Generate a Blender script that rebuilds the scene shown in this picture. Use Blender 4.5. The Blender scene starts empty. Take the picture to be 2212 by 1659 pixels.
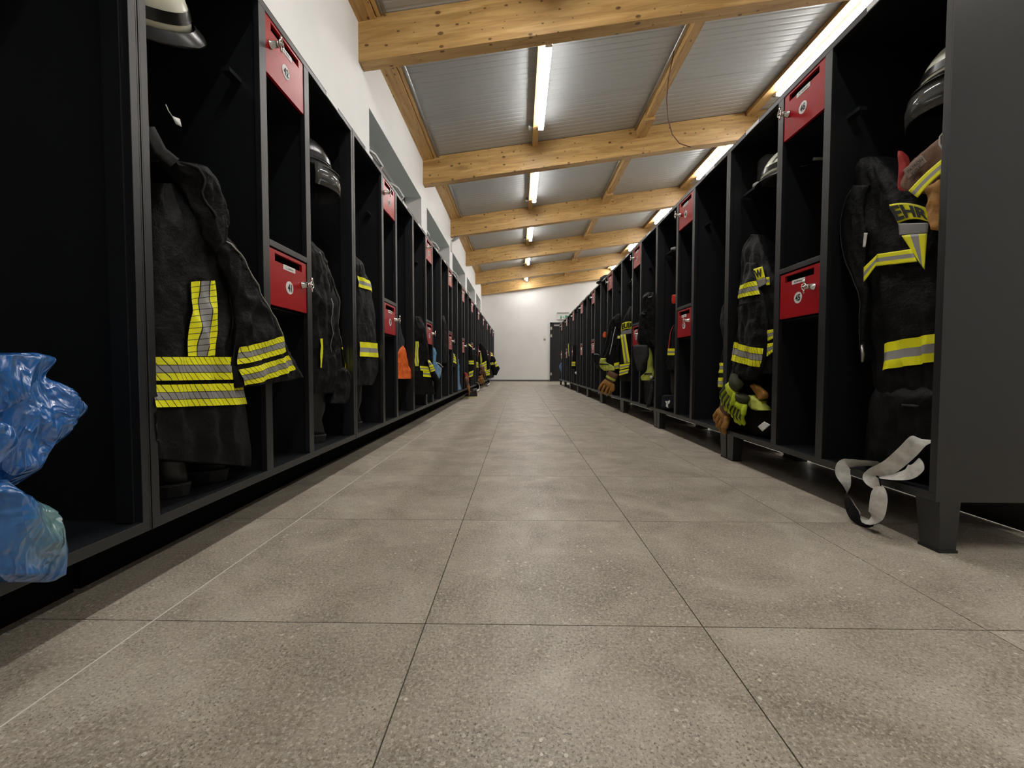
import bpy, math, random
from mathutils import Vector, Matrix, noise
random.seed(7)
PI = math.pi
C = bpy.context.scene.collection
SC = bpy.context.scene

# ------------------------------------------------------------------ camera
F_PX, DY_PX, YAW, PITCH, ROLL, CAM_H = 881.33, -7.11, 0.01654, -0.03495, 0.00142, 0.5596
cam_d = bpy.data.cameras.new('camera')
cam_d.sensor_fit = 'HORIZONTAL'; cam_d.sensor_width = 36.0
cam_d.lens = 36.0 * F_PX / 2212.0
cam_d.shift_y = DY_PX / 2212.0
cam_d.clip_start = 0.02
cam = bpy.data.objects.new('camera', cam_d); C.objects.link(cam)
_f = Vector((-math.sin(YAW)*math.cos(PITCH), math.cos(YAW)*math.cos(PITCH), math.sin(PITCH)))
_r0 = Vector((math.cos(YAW), math.sin(YAW), 0)); _u0 = _r0.cross(_f)
_r = _r0*math.cos(ROLL) + _u0*math.sin(ROLL); _u = -_r0*math.sin(ROLL) + _u0*math.cos(ROLL)
cam.matrix_world = Matrix(((_r.x, _u.x, -_f.x, 0), (_r.y, _u.y, -_f.y, 0), (_r.z, _u.z, -_f.z, CAM_H), (0, 0, 0, 1)))
SC.camera = cam

def at(u, v, X):
    """world point on the upright plane x = X (parallel to the locker fronts) for a photo position"""
    d = _f + _r*((u-1106)/F_PX) + _u*((829.5+DY_PX-v)/F_PX)
    if isinstance(X, tuple):      # upright plane through two ground points (x0, y0, x1, y1)
        nx, ny = X[3]-X[1], X[0]-X[2]
        t = (X[0]*nx + X[1]*ny)/(d.x*nx + d.y*ny)
        return Vector((t*d.x, t*d.y, CAM_H + t*d.z))
    t = X/d.x
    return Vector((X, t*d.y, CAM_H + t*d.z))
def nudge(X, dist, side='R'):
    """the same plane moved towards the aisle / camera"""
    if not isinstance(X, tuple): return X + (dist if X < 0 else -dist)
    n = plane_n(X); return (X[0]+n.x*dist, X[1]+n.y*dist, X[2]+n.x*dist, X[3]+n.y*dist)
def plane_n(X):
    if not isinstance(X, tuple): return Vector((1 if X < 0 else -1, 0, 0))
    n = Vector((X[3]-X[1], X[0]-X[2], 0)).normalized(); c = Vector((-(X[0]+X[2])/2, -(X[1]+X[3])/2, 0))
    return n if n.dot(c) > 0 else -n

# ------------------------------------------------------------------ world and exposure
w = bpy.data.worlds.new('world'); SC.world = w; w.use_nodes = True
w.node_tree.nodes['Background'].inputs[0].default_value = (0.05, 0.06, 0.08, 1)
w.node_tree.nodes['Background'].inputs[1].default_value = 0.02
SC.view_settings.view_transform = 'Standard'
SC.view_settings.look = 'None'
SC.view_settings.gamma = 1.0
SC.view_settings.exposure = 0.0
SC.view_settings.use_curve_mapping = False
LAMP_POWER = 73.0

# ------------------------------------------------------------------ node helpers
def mat(name, base=(0.5, 0.5, 0.5), rough=0.5, metal=0.0, spec=0.5):
    m = bpy.data.materials.new(name); m.use_nodes = True
    b = m.node_tree.nodes['Principled BSDF']
    b.inputs['Base Color'].default_value = (*base, 1); b.inputs['Roughness'].default_value = rough
    b.inputs['Metallic'].default_value = metal; b.inputs['Specular IOR Level'].default_value = spec
    return m
class NT:
    def __init__(s, m):
        s.m = m; s.t = m.node_tree; s.b = s.t.nodes['Principled BSDF']
    def n(s, ty, **kw):
        nd = s.t.nodes.new(ty)
        for k, v in kw.items():
            if k.startswith('i_'):
                key = k[2:]
                key = int(key) if key.isdigit() else key.replace('_', ' ')
                sock = nd.inputs[key]
                if hasattr(v, 'is_output'): s.t.links.new(v, sock)
                else: sock.default_value = v
            else: setattr(nd, k, v)
        return nd
    def l(s, a, b): s.t.links.new(a, b)
    def base(s, out): s.l(out, s.b.inputs['Base Color'])
    def rough(s, out): s.l(out, s.b.inputs['Roughness'])
    def math(s, op, a, b=0.0, c=0.0):
        return s.n('ShaderNodeMath', operation=op, i_0=a, i_1=b, i_2=c).outputs[0]
    def mix(s, f, a, b):
        nd = s.n('ShaderNodeMix', data_type='RGBA')
        for i, v in ((0, f), (6, a), (7, b)):
            if hasattr(v, 'is_output'): s.l(v, nd.inputs[i])
            else: nd.inputs[i].default_value = v if i == 0 else (*v, 1)
        return nd.outputs[2]
    def ramp(s, f, stops):
        r = s.n('ShaderNodeValToRGB', i_0=f); e = r.color_ramp.elements
        while len(e) < len(stops): e.new(0.5)
        for q, (p, c) in zip(e, stops):
            q.position = p; q.color = (*c, 1) if len(c) == 3 else c
        return r.outputs[0]
    def noise(s, vec, scale, detail=4, rough=0.55, dist=0.0):
        return s.n('ShaderNodeTexNoise', i_Vector=vec, i_Scale=scale, i_Detail=detail, i_Roughness=rough, i_Distortion=dist).outputs[0]
    def bump(s, h, strength=0.2, dist=0.01):
        s.l(s.n('ShaderNodeBump', i_Strength=strength, i_Distance=dist, i_Height=h).outputs[0], s.b.inputs['Normal'])
    def coord(s, which='Object', scale=None, add=None):
        o = s.n('ShaderNodeTexCoord').outputs[which]
        if scale is not None: o = s.n('ShaderNodeVectorMath', operation='MULTIPLY', i_0=o, i_1=scale).outputs[0]
        if add is not None: o = s.n('ShaderNodeVectorMath', operation='ADD', i_0=o, i_1=add).outputs[0]
        return o

M = {}
def build_materials():
    # floor tile: cement-look porcelain with aggregate specks
    m = mat('floor_tile', rough=0.42); t = NT(m)
    rnd = t.n('ShaderNodeObjectInfo').outputs['Random']
    off = t.n('ShaderNodeCombineXYZ', i_X=t.math('MULTIPLY', rnd, 37.0), i_Y=t.math('MULTIPLY', rnd, 91.0), i_Z=0.0).outputs[0]
    co = t.coord('Object', add=off)
    big = t.noise(co, 4.2, 6, 0.62, 0.6); mid = t.noise(co, 16, 4, 0.6); fine = t.noise(co, 120, 3, 0.65)
    col = t.ramp(big, [(0.30, (0.215, 0.172, 0.125)), (0.50, (0.410, 0.352, 0.274)), (0.70, (0.63, 0.57, 0.465))])
    col = t.mix(t.math('MULTIPLY', t.ramp(mid, [(0.35, (0, 0, 0)), (0.65, (1, 1, 1))]), 0.30), col, (0.27, 0.235, 0.19))
    col = t.mix(t.math('MULTIPLY', t.ramp(fine, [(0.40, (0, 0, 0)), (0.62, (1, 1, 1))]), 0.50), col, (0.60, 0.56, 0.48))
    patch = t.ramp(t.noise(co, 5.5, 3, 0.6), [(0.44, (0, 0, 0)), (0.62, (1, 1, 1))])
    vo = t.n('ShaderNodeTexVoronoi', i_Vector=co, i_Scale=85.0, i_Randomness=1.0)
    pick = t.math('LESS_THAN', t.n('ShaderNodeSeparateColor', i_0=vo.outputs['Color']).outputs[0], 0.14)
    sp = t.math('MULTIPLY', t.math('LESS_THAN', vo.outputs['Distance'], 0.30), pick)
    col = t.mix(t.math('MULTIPLY', t.math('MULTIPLY', sp, patch), 0.9), col, (0.85, 0.81, 0.72))
    grain = t.noise(co, 210, 2, 0.7)
    gm = t.math('MULTIPLY', t.ramp(grain, [(0.34, (1, 1, 1)), (0.47, (0, 0, 0))]), t.ramp(t.noise(co, 7.0, 3, 0.6), [(0.30, (0.35, 0.35, 0.35)), (0.65, (1, 1, 1))]))
    col = t.mix(t.math('MULTIPLY', gm, 0.92), col, (0.105, 0.088, 0.066))
    lite = t.ramp(t.noise(co, 170, 2, 0.7), [(0.54, (0, 0, 0)), (0.68, (1, 1, 1))])
    col = t.mix(t.math('MULTIPLY', lite, 0.75), col, (0.74, 0.685, 0.575))
    t.base(col); t.rough(t.ramp(mid, [(0.3, (0.36, 0.36, 0.36)), (0.7, (0.52, 0.52, 0.52))])); t.bump(fine, 0.10, 0.002)
    M['tile'] = m
    M['joint_pale'] = mat('joint_pale', (0.80, 0.77, 0.70), 0.6)
    M['grout'] = mat('grout', (0.085, 0.075, 0.060), 0.9)
    # painted plaster
    m = mat('white_plaster', (0.80, 0.80, 0.785), 0.85, spec=0.25); t = NT(m); co = t.coord('Object')
    t.base(t.ramp(t.noise(co, 1.3, 4), [(0.3, (0.81, 0.81, 0.80)), (0.7, (0.87, 0.87, 0.865))])); t.bump(t.noise(co, 160, 3), 0.18, 0.004)
    M['wall'] = m
    # glued laminated spruce (grain along object x or y)
    for nm, ax in (('glulam', 0), ('purlin_wood', 1)):
        m = mat(nm, rough=0.45); t = NT(m)
        rnd = t.n('ShaderNodeObjectInfo').outputs['Random']
        sc_ = (0.55, 6.0, 6.0) if ax == 0 else (6.0, 0.55, 6.0)
        co0 = t.coord('Object', add=t.n('ShaderNodeCombineXYZ', i_X=t.math('MULTIPLY', rnd, 17.0), i_Y=t.math('MULTIPLY', rnd, 29.0), i_Z=0.0).outputs[0])
        co = t.n('ShaderNodeVectorMath', operation='MULTIPLY', i_0=co0, i_1=sc_).outputs[0]
        sep = t.n('ShaderNodeSeparateXYZ', i_0=t.coord('Object'))
        lam = t.math('FLOOR', t.math('MULTIPLY', sep.outputs[2], 1/0.0407))
        seg = t.math('FLOOR', t.math('ADD', t.math('MULTIPLY', sep.outputs[ax], 0.42), t.math('MULTIPLY', lam, 0.37)))
        wn = t.n('ShaderNodeTexWhiteNoise', noise_dimensions='3D', i_Vector=t.n('ShaderNodeCombineXYZ', i_X=lam, i_Y=seg, i_Z=t.math('MULTIPLY', rnd, 50.0)).outputs[0]).outputs[0]
        grain = t.noise(co, 3.0, 6, 0.6, 1.1)
        col = t.ramp(grain, [(0.30, (0.36, 0.200, 0.062)), (0.50, (0.58, 0.355, 0.130)), (0.72, (0.71, 0.475, 0.200))])
        col = t.mix(t.math('MULTIPLY', wn, 0.42), col, (0.40, 0.225, 0.072))
        a2 = sep.outputs[ax]; b2 = t.math('ADD', sep.outputs[2], sep.outputs[1 if ax == 0 else 0])
        kc = t.n('ShaderNodeCombineXYZ', i_X=t.math('ADD', t.math('MULTIPLY', a2, 6.5), t.math('MULTIPLY', rnd, 40.0)), i_Y=t.math('ADD', t.math('MULTIPLY', b2, 11.0), t.math('MULTIPLY', rnd, 13.0)), i_Z=0.0).outputs[0]
        kv = t.n('ShaderNodeTexVoronoi', voronoi_dimensions='2D', i_Vector=kc, i_Scale=1.0, i_Randomness=1.0)
        kp = t.n('ShaderNodeSeparateColor', i_0=kv.outputs['Color'])
        rad = t.math('MULTIPLY', t.math('MULTIPLY', kp.outputs[0], kp.outputs[1]), 0.20)
        kd = t.math('ADD', kv.outputs['Distance'], t.math('MULTIPLY', t.math('SUBTRACT', t.noise(co, 9, 3), 0.5), 0.05))
        ratio = t.math('DIVIDE', kd, t.math('ADD', rad, 0.012))
        kf = t.ramp(ratio, [(0.0, (1, 1, 1)), (0.72, (0.9, 0.9, 0.9)), (1.0, (0, 0, 0))])
        col = t.mix(t.math('MULTIPLY', kf, 0.88), col, (0.095, 0.040, 0.014))
        streak = t.noise(t.n('ShaderNodeVectorMath', operation='MULTIPLY', i_0=co0, i_1=(0.9, 38, 38) if ax == 0 else (38, 0.9, 38)).outputs[0], 1.0, 3, 0.7, 0.6)
        col = t.mix(t.ramp(streak, [(0.60, (0, 0, 0)), (0.74, (0.38, 0.38, 0.38))]), col, (0.20, 0.098, 0.032))
        t.base(col); t.bump(grain, 0.08, 0.004); M[nm] = m
    m = mat('roof_sheet', (0.43, 0.445, 0.445), 0.32, 0.3); t = NT(m)
    t.rough(t.ramp(t.noise(t.coord('Object'), 2.0, 3), [(0.3, (0.32, 0.32, 0.32)), (0.7, (0.44, 0.44, 0.44))])); M['sheet'] = m
    # powder coated locker steel
    m = mat('locker_steel', (0.012, 0.014, 0.016), 0.40, 0.0, 0.85); t = NT(m); co = t.coord('Object')
    sp = t.noise(co, 420, 2, 0.6); t.bump(sp, 0.10, 0.001)
    t.base(t.ramp(sp, [(0.35, (0.005, 0.0060, 0.0076)), (0.68, (0.012, 0.0144, 0.0182))])); M['steel'] = m
    m = mat('red_paint', (0.40, 0.005, 0.010), 0.30, 0.0, 0.34); t = NT(m); t.bump(t.noise(t.coord('Object'), 300, 2), 0.06, 0.001); M['red'] = m
    M['chrome'] = mat('chrome', (0.75, 0.74, 0.72), 0.16, 1.0)
    M['zinc'] = mat('zinc_conduit', (0.55, 0.55, 0.54), 0.32, 0.9)
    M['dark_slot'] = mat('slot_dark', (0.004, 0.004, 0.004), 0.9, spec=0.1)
    M['label'] = mat('label_white', (0.82, 0.82, 0.80), 0.5)
    M['ink'] = mat('ink_black', (0.008, 0.008, 0.009), 0.6)
    M['rubber'] = mat('rubber_black', (0.012, 0.012, 0.012), 0.55)
    M['plastic'] = mat('grey_plastic', (0.30, 0.30, 0.30), 0.5)
    M['white_plastic'] = mat('white_plastic', (0.74, 0.74, 0.72), 0.4)
    M['door_black'] = mat('door_black', (0.010, 0.012, 0.014), 0.30)
    M['skirting'] = mat('skirting_grey', (0.13, 0.125, 0.115), 0.5)
    M['reveal'] = mat('reveal_paint', (0.78, 0.87, 0.85), 0.8)
    m = mat('window_glass', (0.02, 0.025, 0.03), 0.04); M['glass'] = m
    m = bpy.data.materials.new('lamp_diffuser'); m.use_nodes = True; t = m.node_tree
    b = t.nodes['Principled BSDF']; b.inputs['Base Color'].default_value = (0.9, 0.9, 0.9, 1)
    b.inputs['Emission Color'].default_value = (1.0, 0.98, 0.945, 1); b.inputs['Emission Strength'].default_value = LAMP_POWER
    M['led'] = m
build_materials()

# ------------------------------------------------------------------ mesh helpers
class MB:
    def __init__(s): s.v = []; s.f = []; s.uv = {}
    def quadbox(s, p):
        i = len(s.v); s.v += [Vector(q) for q in p]
        s.f += [(i, i+3, i+2, i+1), (i+4, i+5, i+6, i+7), (i, i+1, i+5, i+4), (i+1, i+2, i+6, i+5), (i+2, i+3, i+7, i+6), (i+3, i, i+4, i+7)]
        return s
    def box(s, x0, x1, y0, y1, z0, z1):
        if x0 > x1: x0, x1 = x1, x0
        if y0 > y1: y0, y1 = y1, y0
        if z0 > z1: z0, z1 = z1, z0
        return s.quadbox([(x0, y0, z0), (x1, y0, z0), (x1, y1, z0), (x0, y1, z0), (x0, y0, z1), (x1, y0, z1), (x1, y1, z1), (x0, y1, z1)])
    def grid(s, rows, close_u=False, cap=False, uvf=None):
        """rows: list of equal-length point lists"""
        i0 = len(s.v); n = len(rows[0]); m_ = len(rows)
        for r in rows: s.v += [Vector(q) for q in r]
        for a in range(m_-1):
            for b in range(n if close_u else n-1):
                c = (b+1) % n
                fc = (i0+a*n+b, i0+a*n+c, i0+(a+1)*n+c, i0+(a+1)*n+b)
                if uvf: s.uv[len(s.f)] = [uvf(a, b), uvf(a, b+1), uvf(a+1, b+1), uvf(a+1, b)]
                s.f.append(fc)
        if cap:
            s.f.append(tuple(i0+b for b in range(n-1, -1, -1))); s.f.append(tuple(i0+(m_-1)*n+b for b in range(n)))
        return s
    def tube(s, pts, r, n=8, cap=True, flat=None):
        """pts polyline, r radius or list; flat: (vector) axis for ribbons -> (ra, rb) radii"""
        pts = [Vector(p) for p in pts]; rs = r if isinstance(r, (list, tuple)) else [r]*len(pts)
        rows = []; up = None
        for i, p in enumerate(pts):
            d = (pts[min(i+1, len(pts)-1)] - pts[max(i-1, 0)])
            d = d.normalized() if d.length > 1e-9 else Vector((0, 0, 1))
            if up is None:
                up = d.orthogonal().normalized()
                if flat is not None:
                    q = Vector(flat); q = q - d*q.dot(d)
                    if q.length > 1e-6: up = q.normalized()
            else:
                q = up - d*up.dot(d); up = q.normalized() if q.length > 1e-6 else d.orthogonal().normalized()
            sd = d.cross(up); rr = rs[i]
            ra, rb = rr if isinstance(rr, (list, tuple)) else (rr, rr)
            rows.append([p + up*(ra*math.cos(2*PI*k/n)) + sd*(rb*math.sin(2*PI*k/n)) for k in range(n)])
        return s.grid(rows, True, cap)
    def lathe(s, prof, n=24, M_=None):
        """prof: (r,z) list about z"""
        rows = [[Vector((r*math.cos(2*PI*k/n), r*math.sin(2*PI*k/n), z)) for k in range(n)] for r, z in prof]
        if M_ is not None: rows = [[M_ @ q for q in r] for r in rows]
        return s.grid(rows, True, True)
    def add(s, o, M_=None):
        i = len(s.v); k = len(s.f)
        s.v += [(M_ @ q) if M_ is not None else q.copy() for q in o.v]
        s.f += [tuple(a+i for a in f) for f in o.f]
        for a, u in o.uv.items(): s.uv[a+k] = u
        return s
    def mesh(s, name, smooth=False, bevel=0):
        me = bpy.data.meshes.new(name); me.from_pydata([tuple(q) for q in s.v], [], s.f); 
        if s.uv:
            ul = me.uv_layers.new(name='uv')
            for p in me.polygons:
                u = s.uv.get(p.index)
                if u:
                    for li, q in zip(p.loop_indices, u): ul.data[li].uv = q
        me.validate(); me.update()
        if smooth:
            for p in me.polygons: p.use_smooth = True
        return me

def obj(name, mb, m, parent=None, smooth=False, loc=None, bevel=0.0):
    me = mb.mesh(name, smooth) if isinstance(mb, MB) else mb
    if m is not None and not me.materials: me.materials.append(M[m] if isinstance(m, str) else m)
    o = bpy.data.objects.new(name, me); C.objects.link(o)
    if parent is not None: o.parent = parent
    if loc is not None: o.location = loc
    if bevel:
        bv = o.modifiers.new('bevel', 'BEVEL'); bv.width = bevel; bv.segments = 2; bv.limit_method = 'ANGLE'; bv.angle_limit = 0.6
    return o
def tag(o, label=None, cat=None, group=None, kind=None):
    if label: o['label'] = label
    if cat: o['category'] = cat
    if group: o['group'] = group
    if kind: o['kind'] = kind
    return o
def thing(name, label, cat, loc=(0, 0, 0), rz=0.0, group=None):
    o = bpy.data.objects.new(name, None); C.objects.link(o); o.location = loc; o.rotation_euler = (0, 0, rz)
    o.empty_display_size = 0.1
    return tag(o, label, cat, group)
def copy_tree(o, parent=None):
    c = o.copy(); C.objects.link(c)
    if parent is not None: c.parent = parent
    for ch in o.children:
        copy_tree(ch, c)
    return c

_txt = {}
def text_mb(s, size=1.0, bold=0.0, squeeze=1.0):
    """flat text as an MB in the xy plane, centred, cap height = size"""
    key = (s, bold)
    if key not in _txt:
        cu = bpy.data.curves.new('txt', 'FONT'); cu.body = s; cu.align_x = 'CENTER'; cu.align_y = 'CENTER'; cu.offset = bold
        cu.resolution_u = 3
        ob = bpy.data.objects.new('txt', cu); C.objects.link(ob)
        bpy.context.view_layer.update()
        dg = bpy.context.evaluated_depsgraph_get(); me = ob.evaluated_get(dg).to_mesh()
        vs = [v.co.copy() for v in me.vertices]; fs = [tuple(p.vertices) for p in me.polygons]
        ob.evaluated_get(dg).to_mesh_clear(); bpy.data.objects.remove(ob); bpy.data.curves.remove(cu)
        ys = [q.y for q in vs]; xs = [q.x for q in vs]
        cy = (max(ys)+min(ys))/2; cx = (max(xs)+min(xs))/2; h = max(ys)-min(ys)
        _txt[key] = ([Vector(((q.x-cx)/h, (q.y-cy)/h, 0)) for q in vs], fs)
    vs, fs = _txt[key]; b = MB()
    b.v = [Vector((q.x*size*squeeze, q.y*size, 0)) for q in vs]; b.f = list(fs)
    return b
# ================================================================== the room
XW, YEND, YBACK, XRIGHT = -1.395, 15.32, -2.9, 4.75
ROOF0, SLOPE = 3.575, 0.1325
def roof_z(x): return ROOF0 + SLOPE*(x-XW)
BEAMS = [3.61 + 2.385*k for k in range(-2, 6)]
BEAMS[-1] = 15.17
# floor: one base (joint colour) and the tiles of the aisle one by one
fl = obj('floor', MB().box(XW-0.3, XRIGHT+0.2, YBACK-0.2, YEND+0.2, -0.12, -0.0035), 'grout'); tag(fl, kind='structure')
T, X0, Y0 = 0.6, -0.2024, 0.8657
tile_me = MB().box(-T/2+0.0013, T/2-0.0013, -T/2+0.0013, T/2-0.0013, -0.01, 0.0).mesh('tile')
tile_me.materials.append(M['tile'])
rest = MB()
for i in range(-2, 9):
    for j in range(-7, 25):
        x0, y0 = X0+i*T, Y0+j*T
        if x0 >= XRIGHT: continue
        cx, cy = x0+T/2, y0+T/2
        if i <= 2 and j >= -1 and y0+T <= YEND:
            o = obj('tile', tile_me, None, fl, loc=(cx, cy, 0))
        else:
            rest.box(x0+0.0013, min(x0+T, XRIGHT)-0.0013, y0+0.0013, min(y0+T, YEND)-0.0013, -0.01, 0.0)
rs = obj('tile_field', rest, 'tile', fl); rs['kind'] = 'stuff'
obj('pale_joint', MB().box(X0-T-0.0016, X0-T+0.0016, 0.0, 6.0, -0.004, 0.0003), 'joint_pale', fl)  # paler strip along one lengthwise tile joint

# left wall with window niches between the beams
wl = MB(); NT_, ND, SILL = 2.965, 0.235, 1.78
niches = [(b+0.24, b+2.275) for b in BEAMS[2:7]]
niches[-1] = (BEAMS[6]+0.24, BEAMS[6]+1.75)
TOPZ = ROOF0+0.02
y = YBACK-0.2
for (a, b) in niches:
    wl.box(XW-0.4, XW, y, a, -0.1, TOPZ); wl.box(XW-0.4, XW, a, b, NT_, TOPZ); wl.box(XW-0.4, XW, a, b, -0.1, SILL); y = b
wl.box(XW-0.4, XW, y, YEND+0.2, -0.1, TOPZ)
wlo = tag(obj('wall_left', wl, 'wall'), kind='structure')
for (a, b) in niches: obj('niche_soffit', MB().box(XW-ND-0.05, XW-0.001, a+0.001, b-0.001, NT_-0.004, NT_+0.002), 'reveal', wlo)
for k, (a, b) in enumerate(niches):
    wn = tag(obj('window_%d' % (k+1), MB().box(XW-ND-0.06, XW-ND-0.05, a, b, SILL, NT_), 'glass'), kind='structure')
    fr = MB()
    for (p, q, r, s_) in ((a, a+0.06, SILL, NT_), (b-0.06, b, SILL, NT_), (a, b, SILL, SILL+0.06), (a, b, NT_-0.06, NT_), ((a+b)/2-0.04, (a+b)/2+0.04, SILL, NT_)):
        fr.box(XW-ND-0.07, XW-ND, p, q, r, s_)
    obj('window_frame', fr, 'white_plastic', wn)
    # opener lever of the window, folded out above the lockers
    for yy in (a+0.72, a+1.55):
        hb = MB().tube([(XW-ND+0.01, yy-0.22, 2.86), (XW-ND+0.07, yy-0.10, 2.85), (XW-ND+0.10, yy+0.06, 2.80), (XW-ND+0.06, yy+0.02, 2.74), (XW-ND+0.01, yy+0.10, 2.70)], 0.014, 8)
        obj('window_handle', hb, 'white_plastic', wn, smooth=True)
# end wall, right wall, wall behind the camera
def gable(y0, y1):
    z0, z1 = roof_z(XW-0.4)+0.02, roof_z(XRIGHT+0.2)+0.02
    return MB().quadbox([(XW-0.4, y0, -0.1), (XRIGHT+0.2, y0, -0.1), (XRIGHT+0.2, y1, -0.1), (XW-0.4, y1, -0.1), (XW-0.4, y0, z0), (XRIGHT+0.2, y0, z1), (XRIGHT+0.2, y1, z1), (XW-0.4, y1, z0)])
tag(obj('wall_end', gable(YEND, YEND+0.2), 'wall'), kind='structure')
tag(obj('wall_back', gable(YBACK-0.2, YBACK), 'wall'), kind='structure')
tag(obj('wall_right', MB().box(XRIGHT, XRIGHT+0.2, YBACK-0.2, YEND+0.2, -0.1, roof_z(XRIGHT)+0.02), 'wall'), kind='structure')
tag(obj('baseboard_end', MB().box(XW, 1.17, YEND-0.012, YEND, 0, 0.062), 'skirting'), kind='structure')
tag(obj('baseboard_left', MB().box(XW, XW+0.012, YBACK, YEND, 0, 0.062), 'skirting'), kind='structure')

# roof: ribbed steel panels, ribs running up the slope
ce = bpy.data.objects.new('ceiling', None); C.objects.link(ce); tag(ce, kind='structure')
def roof_panel(y0, y1):
    b = MB(); n = max(1, round((y1-y0)/0.0828)); st = (y1-y0)/n; prof = []
    for k in range(n):
        q = y0+k*st
        prof += [(q, 0.0), (q+st*0.62, 0.0), (q+st*0.74, 0.0035), (q+st*0.88, 0.0035)]
    prof.append((y1, 0.0))
    xa, xb = XW-0.4, XRIGHT+0.2
    rows = [[(x, q, roof_z(x)+dz) for q, dz in prof] for x in (xa, xb)]
    b.grid(rows); up = [[(x, q, roof_z(x)+0.10) for q in (y0, y1)] for x in (xb, xa)]; b.grid(up)
    return b
y = YBACK
while y < YEND-0.01:
    y1 = min(y+1.0, YEND)
    obj('roof_panel', roof_panel(y+0.002, y1-0.002), 'sheet', ce); y = y1
obj('roof_backing', MB().quadbox([(XW-0.5, YBACK-0.3, roof_z(XW-0.5)+0.11), (XRIGHT+0.3, YBACK-0.3, roof_z(XRIGHT+0.3)+0.11), (XRIGHT+0.3, YEND+0.3, roof_z(XRIGHT+0.3)+0.11), (XW-0.5, YEND+0.3, roof_z(XW-0.5)+0.11),
     (XW-0.5, YBACK-0.3, roof_z(XW-0.5)+0.2), (XRIGHT+0.3, YBACK-0.3, roof_z(XRIGHT+0.3)+0.2), (XRIGHT+0.3, YEND+0.3, roof_z(XRIGHT+0.3)+0.2), (XW-0.5, YEND+0.3, roof_z(XW-0.5)+0.2)]), 'sheet', ce)

BH, BT = 0.372, 0.125
ORD = ['behind the camera', 'above the nearest lockers', 'nearest in view, across the top edge', 'second in view', 'third in view', 'fourth in view', 'fifth in view', 'farthest, against the end wall']
for k, yb in enumerate(BEAMS):
    xa, xb = XW-0.05, XRIGHT
    bt = BT if k < 7 else 0.14
    L_ = (xb-xa)
    ang = math.atan(SLOPE)
    b = MB().box(0, L_/math.cos(ang), 0, bt, -BH, 0.0)
    o = obj('roof_beam', b, 'glulam', bevel=0.004)
    o.location = (xa, yb, roof_z(xa)-0.001); o.rotation_euler = (0, -ang, 0)
    tag(o, 'sloping glulam roof beam with knots, %s' % ORD[k], 'beam', 'glulam roof beams across the aisle')
# secondary timbers between the beams: at the wall, above the lamps, mid right, right lamps
spans = [(YBACK, BEAMS[0])] + [(BEAMS[k]+BT, BEAMS[k+1]) for k in range(len(BEAMS)-1)]
def slat(x0, x1, y0, y1, top, h):
    return MB().quadbox([(x0, y0, roof_z(x0)-top-h), (x1, y0, roof_z(x1)-top-h), (x1, y1, roof_z(x1)-top-h), (x0, y1, roof_z(x0)-top-h),
                         (x0, y0, roof_z(x0)-top), (x1, y0, roof_z(x1)-top), (x1, y1, roof_z(x1)-top), (x0, y1, roof_z(x0)-top)])
for k, (a, b) in enumerate(spans):
    if b-a < 0.2: continue
    obj('wall_plate', slat(XW, XW+0.155, a, b, 0.004, 0.035), 'purlin_wood', ce)
    obj('edge_strip', slat(XW+0.165, XW+0.20, a, b, 0.004, 0.022), 'purlin_wood', ce)
    obj('conduit', MB().tube([(XW+0.235, a, roof_z(XW+0.235)-0.018), (XW+0.235, b, roof_z(XW+0.235)-0.018)], 0.010, 8), 'zinc', ce, smooth=True)
    obj('purlin', slat(0.185, 0.265, a, b, 0.004, 0.055), 'purlin_wood', ce)
    obj('purlin', slat(1.69, 1.79, a, b, 0.004, 0.115), 'purlin_wood', ce)
    obj('purlin', slat(3.22, 3.36, a, b, 0.004, 0.055), 'purlin_wood', ce)
    if k >= 1: obj('purlin_block', slat(1.675, 1.805, b-0.42, b-0.0, 0.004, 0.15), 'purlin_wood', ce)
    obj('conduit', MB().tube([(1.655, a, roof_z(1.655)-0.03), (1.655, b, roof_z(1.655)-0.03)], 0.011, 8), 'zinc', ce, smooth=True)
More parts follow.
